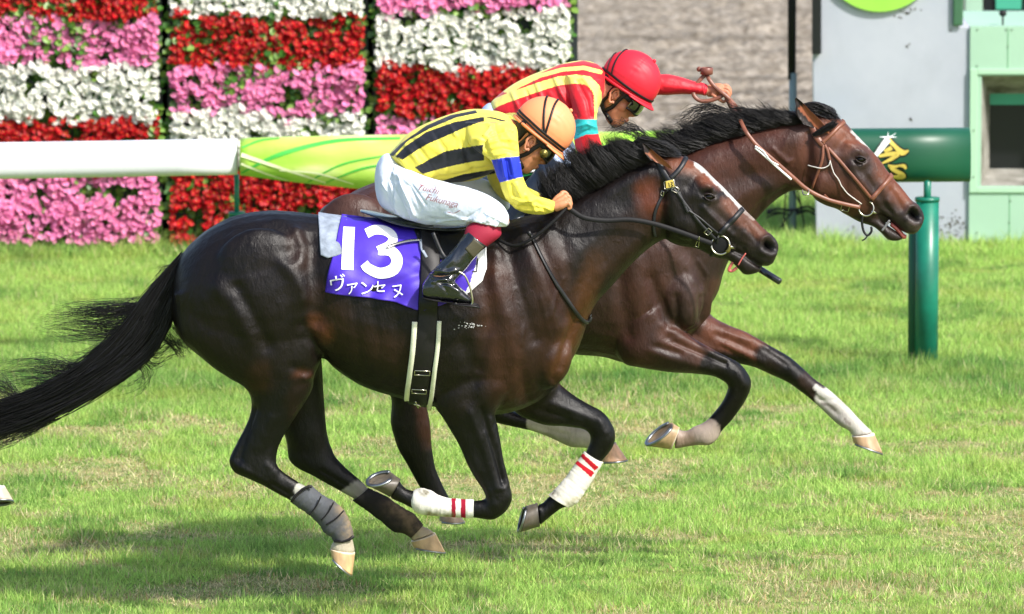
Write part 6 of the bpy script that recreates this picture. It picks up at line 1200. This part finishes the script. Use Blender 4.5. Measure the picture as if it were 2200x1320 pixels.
cloth_relief(me, [([(840, 400), (850, 440), (870, 466)], 6, .004), ([(830, 380), (836, 430)], 5, -.003), ([(860, 395), (875, 440), (900, 470)], 5, .004), ([(880, 400), (905, 450)], 4, -.003), ([(1050, 430), (1030, 460), (1000, 480)], 5, .004), ([(1075, 450), (1050, 475)], 4, .005), ([(1065, 440), (1040, 468)], 4, -.004),
    ([(920, 470), (970, 478), (1010, 480)], 5, -.003), ([(960, 460), (1000, 472)], 4, .003), ([(850, 350), (890, 380), (920, 390)], 4, -.006), ([(845, 372), (880, 392)], 5, .004), ([(940, 400), (1000, 415)], 7, .003), ([(1045, 460), (1082, 478)], 4, .004)]+[([(a, b), (c, d)], w_, k_) for a, b, c, d, w_, k_ in ((822, 395, 860, 458, 2.5, .0035), (838, 385, 880, 468, 2.5, -.003), (856, 378, 892, 462, 2.5, .0035), (868, 372, 915, 440, 2.5, -.003), (1072, 446, 1040, 478, 2.2, .004), (1080, 455, 1052, 484, 2.2, -.004), (1086, 466, 1064, 486, 2.2, .004), (1058, 436, 1020, 474, 2.5, .003), (1000, 470, 1050, 440, 2.5, -.003), (940, 478, 1000, 470, 2.5, .003), (900, 398, 960, 404, 2.5, -.003))], .003, (20, 10, 20), 5)
bre = link('breeches', me, M['cloth'], NJ); 
BBV = BV([bre]); parts = []
M['sig'] = mat('signature_print', L(150, 96, 100), rough=.6)
parts.append(text2d('Yuichi', 19, 896, 407, 14, .35, -.006)); parts.append(text2d('Fukunaga', 19, 914, 429, 14, .35, -.006)); parts.append(stroke2d([(990, 452), (975, 458), (962, 456)], 1.5))
decal('printed_signature', parts, BBV, M['sig'], bre, .006, YN-.2)
mb = MB(); loft(mb, sock, YN, 8, 30, grow=.001); sk = mb.build('sock', mat('maroon_sock', L(146, 24, 52), rough=.7, bump=.2, bscale=80, bdist=.002), NJ)
mb = MB(); loft(mb, sock, YN, 8, 30, grow=.001, mirror=True); mb.build('sock', sk.data.materials[0], NJ)
for mir in (False, True):
    mb = MB(); loft(mb, boot, YN, 6, 30, mirror=mir); loft(mb, foot, YN, 6, 30, mirror=mir); me = remesh(mb, .0038, 3)
    if not mir: cloth_relief(me, [([(925, 590), (950, 594), (990, 590)], 4, -.006), ([(930, 583), (960, 585), (985, 580)], 4, .005), ([(930, 606), (955, 600), (975, 606)], 3, .005), ([(925, 600), (950, 608), (975, 612)], 3, -.004), ([(960, 612), (985, 626)], 4, .003), ([(960, 630), (955, 618)], 3, -.003), ([(990, 520), (970, 560), (950, 580)], 5, .003), ([(1010, 555), (985, 580)], 5, -.003)], .0016, (12, 12, 20), 8)
    b = link('boot', me, M['patent'], NJ)
    if not mir:
        BT = BV([b]); mb = MB(); pts = [(1018, 514), (1040, 531), (1015, 548), (1003, 540)]; strap(mb, [(1029, 522), (1020, 533), (1008, 545)], .055, .002, BT, .001, n=5); mb.build('boot_patch', mat('boot_elastic', L(70, 66, 50), rough=.6, bump=.5, bscale=120, bdist=.002), b)
        mb = MB(); loft(mb, [(906, 636, 906, 641, .02, -.355), (930, 641, 930, 647, .034, -.355), (944, 643, 944, 648, .034, -.355), (950, 644, 990, 652, .02, -.358) if False else (952, 646, 952, 649, .034, -.357), (985, 649, 985, 652, .036, -.36), (1012, 649, 1012, 652, .02, -.36)], YN, 4, 20); mb.build('boot_sole', M['black'], b)
helmet(HN, NJ, (248, 152, 104), [([(-.118, -.012, .02), (-.07, -.014, .085), (.0, -.016, .096), (.07, -.018, .08), (.116, -.02, .03)], .010), ([(-.118, -.024, .02), (-.07, -.027, .085), (.0, -.029, .094), (.07, -.030, .08), (.116, -.034, .03)], .008),
    ([(.02, -.018, .095), (.0, .03, .086), (-.02, .08, .055), (-.025, .112, 0), (-.02, .08, -.055), (0, .03, -.086)], .009), ([(.014, -.018, .095), (-.025, .03, .08), (-.055, .075, .05), (-.065, .096, 0), (-.055, .075, -.05)], .009)], .18)
def goggles(fr, par, lens_big=False):
    mb = MB(); m = 21; V = []
    A = np.linspace(-1.12, 1.12, m)
    for i, u in enumerate(np.linspace(-.052, -.101, 7)):
        b = 1-((u+.0765)/.03)**2*.25
        for a in A: V.append(fr(.068+.031*math.cos(a)*b-.02*(abs(a)/1.12)**3, u+.006*math.cos(a*3)*(-1 if i > 3 else 0), .070*math.sin(a)))
    mb.add(V, [(i*m+j, (i+1)*m+j, (i+1)*m+j+1, i*m+j+1) for i in range(6) for j in range(m-1)]); o = mb.build('goggles', M['goggle'], par); s = o.modifiers.new('s', 'SOLIDIFY'); s.thickness = .004
    mb = MB()
    for u in (-.050, -.103): tube(mb, [fr(.070+.031*math.cos(a)*.8-.02*(abs(a)/1.12)**3, u+.006*math.cos(a*3)*(-1 if u < -.08 else 0), .070*math.sin(a)) for a in A], .0045, 8)
    a = np.linspace(.95, np.pi, 12)
    for s_ in (-1, 1): ribbon(mb, [fr(.062-.155*(1-math.cos(q-.95))/2*1.2, -.070+.014*(q-.95), s_*.0745*math.sin(min(q, 1.57)+.0)*(1.02 if q < 2 else .98)) for q in a], [fr.l*s_]*12, .02, .002)
    mb.build('goggle_strap', M['black'], o); return o
g = goggles(HN, NJ)
mb = MB(); o_ = HN(.062, -.080, .074); ax = HN.l
for r, h in ((.017, .009), (.011, .012)): tube(mb, [o_, o_+ax*h], r, 20, cap=True, up=tuple(HN.u), ck=.08); 
mb.build('goggle_vent', M['brass'], g)
def chinstrap(fr, par):
    mb = MB()
    for s in (-1, 1):
        for pts in ([(-.02, -.045, .078), (-.03, -.10, .07), (-.035, -.135, .062), (-.01, -.160, .054), (.03, -.178, .04), (.045, -.199, 0)], [(.035, -.045, .078), (.02, -.09, .0735), (.01, -.125, .064), (-.01, -.158, .056)]):
            C_ = crom(pts, 5); ribbon(mb, fr(C_[:, 0], C_[:, 1], s*C_[:, 2]), np.repeat((fr.l*s)[None], len(C_), 0), .017, .002)
    mb.build('chin_strap', M['black'], par)
    mb = MB(); ell(mb, fr(-.005, -.12, .069), (.004, .003, .004), 8, 6); ell(mb, fr(.012, -.168, .052), (.003, .003, .003), 8, 6); mb.build('strap_stud', M['steel'], par)
    mb = MB(); loft_local(mb, fr, [(-.155, -.085, -.03, .05), (-.125, -.096, -.024, .06), (-.10, -.101, -.026, .068), (-.06, -.101, -.02, .074), (-.03, -.104, .0, .078), (.0, -.105, .02, .08)], 24, 4); mb.build('hair', M['hair'], par)
chinstrap(HN, NJ)
# ---- far jockey
FJ = empty('person', W(1200, 260, YF_), 'jockey in red and yellow striped silks and red cap, right arm stretched forward', 'person')
ft = [(1052, 226, 1072, 256, .09), (1062, 212, 1090, 264, .135), (1101, 183, 1135, 268, .155), (1158, 155, 1182, 268, .175), (1212, 137, 1225, 266, .19), (1254, 131, 1262, 258, .19), (1282, 138, 1284, 235, .15), (1300, 152, 1298, 205, .07)]
fnsl = [(1215, 160, 1292, 172, .055, -.14), (1222, 200, 1288, 200, .06, -.18), (1230, 232, 1284, 232, .058, -.21), (1233, 262, 1283, 258, .055, -.22), (1233, 300, 1286, 288, .052, -.22), (1240, 328, 1296, 318, .05, -.21), (1254, 352, 1306, 340, .045, -.19), (1275, 374, 1312, 350, .038, -.17), (1296, 386, 1316, 362, .03, -.15)]
ffsl = [(1262, 140, 1262, 215, .06, .12), (1310, 150, 1310, 212, .058, .17), (1360, 158, 1360, 208, .052, .2), (1417, 160, 1417, 205, .044, .2), (1436, 160, 1436, 205, .043, .2), (1462, 166, 1462, 203, .04, .2), (1490, 175, 1490, 203, .034, .2), (1508, 178, 1506, 204, .031, .2), (1521, 182, 1517, 207, .027, .2)]
fhip = [(1028, 250, 1030, 275, .05), (1036, 232, 1040, 300, .12), (1056, 222, 1062, 325, .16), (1085, 240, 1090, 340, .165), (1120, 262, 1122, 345, .13), (1150, 280, 1150, 335, .08)]
fth = [(1068, 245, 1074, 325, .08, -.10), (1110, 262, 1112, 345, .085, -.16), (1150, 285, 1148, 358, .078, -.21), (1190, 302, 1180, 372, .07, -.26), (1222, 318, 1205, 380, .063, -.28), (1236, 338, 1220, 384, .05, -.29), (1240, 352, 1234, 378, .03, -.29)]
fsk = [(1170, 330, 1238, 362, .054, -.29), (1160, 352, 1228, 386, .056, -.30), (1148, 374, 1200, 404, .054, -.31)]
fbt = [(1160, 348, 1212, 384, .057, -.30), (1146, 370, 1196, 406, .056, -.315), (1120, 400, 1168, 430, .053, -.33), (1095, 430, 1140, 452, .048, -.345), (1078, 455, 1122, 465, .043, -.35), (1068, 476, 1108, 480, .04, -.355)]
fft = [(1064, 478, 1063, 500, .026, -.355), (1074, 466, 1076, 506, .036, -.355), (1100, 460, 1101, 508, .041, -.355), (1128, 468, 1130, 512, .042, -.36), (1150, 488, 1152, 514, .038, -.36), (1170, 505, 1171, 511, .018, -.36)]
HF = Frame((1356, 171), (.84, .54), YF_, yaw=.30, roll=.05, k=1.02)
y2 = YF_+.2
fgF = [([(1520, 195, y2), (1535, 193, y2-.01), (1550, 192, y2-.01)], .019), ([(1521, 200, y2), (1536, 201, y2), (1550, 202, y2)], .017), ([(1522, 191, y2), (1538, 187, y2+.01), (1552, 186, y2+.01)], .016),
       ([(1548, 187, y2+.03), (1560, 184, y2+.03), (1568, 192, y2+.03), (1570, 204, y2+.025)], .0085), ([(1549, 191, y2+.01), (1562, 190, y2+.008), (1568, 200, y2+.008), (1566, 211, y2+.01)], .0088), ([(1549, 196, y2-.01), (1561, 197, y2-.014), (1566, 207, y2-.014), (1562, 217, y2-.008)], .0085), ([(1547, 202, y2-.025), (1557, 205, y2-.03), (1560, 215, y2-.03), (1553, 221, y2-.02)], .0075),
       ([(1530, 203, y2-.02), (1542, 212, y2-.03), (1555, 220, y2-.02)], .0088)]
y3 = YF_-.15
fgF2 = [([(1298, 376, y3), (1310, 372, y3), (1320, 372, y3)], .019), ([(1318, 368, y3-.02), (1328, 370, y3-.02), (1330, 380, y3-.015), (1322, 384, y3-.01)], .0085), ([(1318, 372, y3-.005), (1329, 374, y3-.005), (1331, 384, y3), (1322, 388, y3)], .0085), ([(1317, 376, y3+.012), (1327, 378, y3+.012), (1328, 388, y3+.012), (1320, 392, y3+.01)], .008), ([(1315, 380, y3+.025), (1323, 382, y3+.025), (1324, 391, y3+.022), (1316, 395, y3+.02)], .0075), ([(1308, 366, y3-.02), (1318, 362, y3-.02), (1327, 366, y3-.015)], .0085)]
me = body_mesh(YF_, [shrink(ft, .85), shrink(fnsl, .72), shrink(ffsl, .8), shrink(fhip, .85), shrink(fth, .8), shrink(fsk, .85), shrink(fbt, .8), shrink(fft, .75)], [shrink(fth, .8), shrink(fsk, .85), shrink(fbt, .8), shrink(fft, .75)], HF, [(1262, 150, 1272, 225, .06), (1290, 155, 1300, 225, .058), (1312, 165, 1318, 235, .055), (1335, 180, 1335, 235, .05)], fgF+fgF2)
skincol(me, HF, (190, 126, 96)); link('body', me, M['skin'], FJ); ear_geo(HF, FJ, M['skin'])
mb = MB(); loft(mb, ft, YF_, 6, 36); loft(mb, fnsl, YF_, 6, 28); me = remesh(mb, .0036, 8)
cloth_relief(me, [([(1190, 165), (1205, 200), (1235, 250)], 5, .005), ([(1210, 175), (1225, 215), (1240, 250)], 5, -.004), ([(1150, 175), (1165, 215)], 5, .004), ([(1100, 200), (1115, 235)], 5, .004), ([(1240, 175), (1262, 215), (1270, 250)], 5, -.005), ([(1250, 165), (1275, 200), (1282, 240)], 4, .006), ([(1235, 275), (1260, 266), (1282, 275)], 4, .004), ([(1240, 290), (1265, 280)], 3, -.004), ([(1180, 200), (1210, 240)], 6, .003), ([(1130, 195), (1145, 235)], 4, -.003)], .003, (10, 10, 20), 9)
V = getco(me); px, py = P(V); RD, YL = (208, 28, 40), (240, 222, 112); C = np.repeat(lin(RD)[None], len(V), 0)
def band(pts, w, col, cond=True): C[(dpoly(px, py, pts) < w/2) & cond] = lin(col)
band([(1085, 196), (1130, 168), (1200, 136), (1254, 127), (1298, 138)], 7, YL)
band([(1092, 198), (1118, 183), (1160, 163), (1207, 150), (1254, 146), (1290, 155)], 9, YL)
band([(1056, 226), (1084, 213), (1115, 202), (1161, 186), (1201, 174), (1238, 170), (1264, 174), (1280, 190)], 19, YL); band([(1272, 180), (1284, 200), (1286, 245), (1284, 262)], 17, YL, px > 1268)
band([(1060, 256), (1100, 254), (1150, 258), (1225, 262)], 22, YL, (py > 238) & (V[:, 1] > YF_-.18))
C[inpoly(px, py, [(1225, 258), (1258, 256), (1292, 258), (1290, 288), (1258, 290), (1226, 304)]) & (V[:, 1] < YF_-.14)] = lin((40, 178, 178))
setcol(me, C); link('silks', me, M['silk'], FJ)
mb = MB(); loft(mb, ffsl, YF_, 8, 30); me = remesh(mb, .004, 3); cloth_relief(me, [([(1510, 180), (1512, 204)], 2, .002), ([(1516, 182), (1516, 205)], 2, -.002), ([(1430, 185), (1500, 192)], 6, .002)], .0012, (10, 10, 10), 2); setcol(me, np.repeat(lin((214, 34, 48))[None], len(me.vertices), 0)); o = link('sleeve', me, M['silk'], FJ); o['label'] = 'red right sleeve stretched forward'
mb = MB(); mirror_y[0] = YF_; loft(mb, fhip, YF_, 6, 36); loft(mb, fth, YF_, 6, 30); loft(mb, fth, YF_, 6, 30, mirror=True); me = remesh(mb, .0046, 5); cloth_relief(me, [([(1180, 310), (1200, 360)], 5, .004), ([(1195, 315), (1215, 365)], 4, -.004)], .003, (12, 12, 12), 4)
link('breeches', me, mat('bluish_breeches', L(180, 196, 226), rough=.6, bump=.3, bscale=22, bdist=.006), FJ)
for mir in (False, True):
    mb = MB(); loft(mb, fsk, YF_, 6, 30, mirror=mir); loft(mb, fbt, YF_, 6, 30, mirror=mir); loft(mb, fft, YF_, 6, 30, mirror=mir); link('boot', remesh(mb, .005, 3), mat('navy_boot', L(36, 44, 58), rough=.3, bump=.3, bscale=20, bdist=.006), FJ)
helmet(HF, FJ, (214, 38, 56), [([(-.118, -.022, .02), (-.07, -.02, .085), (.0, -.022, .096), (.07, -.026, .08), (.116, -.028, .03), (.12, -.028, -.03), (.07, -.026, -.08)], .011), ([(-.06, -.016, .088), (-.075, .04, .068), (-.08, .08, .035), (-.08, .085, 0), (-.08, .08, -.04)], .009), ([(-.085, -.016, .07), (-.10, .03, .05), (-.108, .05, .02), (-.108, .05, -.03)], .008)], .10)
goggles(HF, FJ); chinstrap(HF, FJ)
# whip held in the hand on the near side of the far jockey
wp = empty('whip', W(1320, 378, y3), 'black riding whip whose padded end shows below the muzzle of the near horse', 'whip')
mb = MB(); a = W(1296, 362, y3-.01); b = W(1630, 577, YF_-.38); tube(mb, [a, (a+b)/2, b], [.008, .006, .006], 12); mb.build('shaft', M['black_leather'], wp)
mb = MB(); c = W(1676, 606, YF_-.43); tube(mb, [b, b+(c-b)*.02, b+(c-b)*.98, c], [.010, .0135, .0135, .012], 16, up=(0, 1, 0)); mb.build('padded_end', M['patent'], wp)
# ---- third runner: only the leading foreleg has entered the view
TR = empty('horse', W(-120, 900, YF_), 'trailing horse of which only a pale front hoof enters at the left edge', 'horse')
sh = lambda st, dx, dy: [(a[0]+dx, a[1]+dy, a[2]+dx, a[3]+dy)+tuple(a[4:]) for a in st]
DX, DY = -1868, 118
mb = MB(); mirror_y[0] = YF_; loft(mb, sh(F_ff, DX, DY), YF_, 5, 26); loft(mb, sh(F_tr, DX, DY), YF_, 5, 26); loft(mb, sh(F_nh, DX, DY), YF_, 5, 26); loft(mb, sh(F_fh, DX, DY), YF_, 5, 26)
nk3 = [(-560, 500, -420, 800, .16), (-520, 420, -360, 700, .16), (-490, 330, -350, 590, .13), (-470, 250, -350, 480, .11), (-450, 190, -340, 390, .09), (-420, 150, -325, 330, .08)]
hd3 = [(-430, 150, -330, 330, .07), (-380, 170, -300, 340, .094), (-330, 210, -265, 360, .09), (-285, 260, -235, 375, .07), (-240, 310, -200, 390, .05), (-215, 345, -185, 400, .05), (-200, 370, -190, 400, .03)]
loft(mb, nk3, YF_, 4, 26); loft(mb, hd3, YF_, 4, 26)
fold3 = [(a[0]+DX-40, a[1]+DY, a[2]+DX-40, a[3]+DY, a[4]) for a in F_nf]; loft(mb, fold3, YF_-.1, 5, 26)
me = remesh(mb, .011, 8); V = getco(me); px, py = P(V); setcol(me, paint(px, py, (64, 42, 34), [([(1780+DX, 862+DY), (1812+DX, 896+DY), (1850+DX, 930+DY)], 28, 34, (232, 226, 218), 1)])); link('body', me, M['coat'], TR)
hoof(TR, ((224, 214, 200), (206, 184, 160), (90, 84, 80)), ((1829+DX, 932+DY), (1878+DX, 926+DY)), ((1836+DX, 964+DY), (1897+DX, 958+DY)), YF_, .041, .056, -.35)
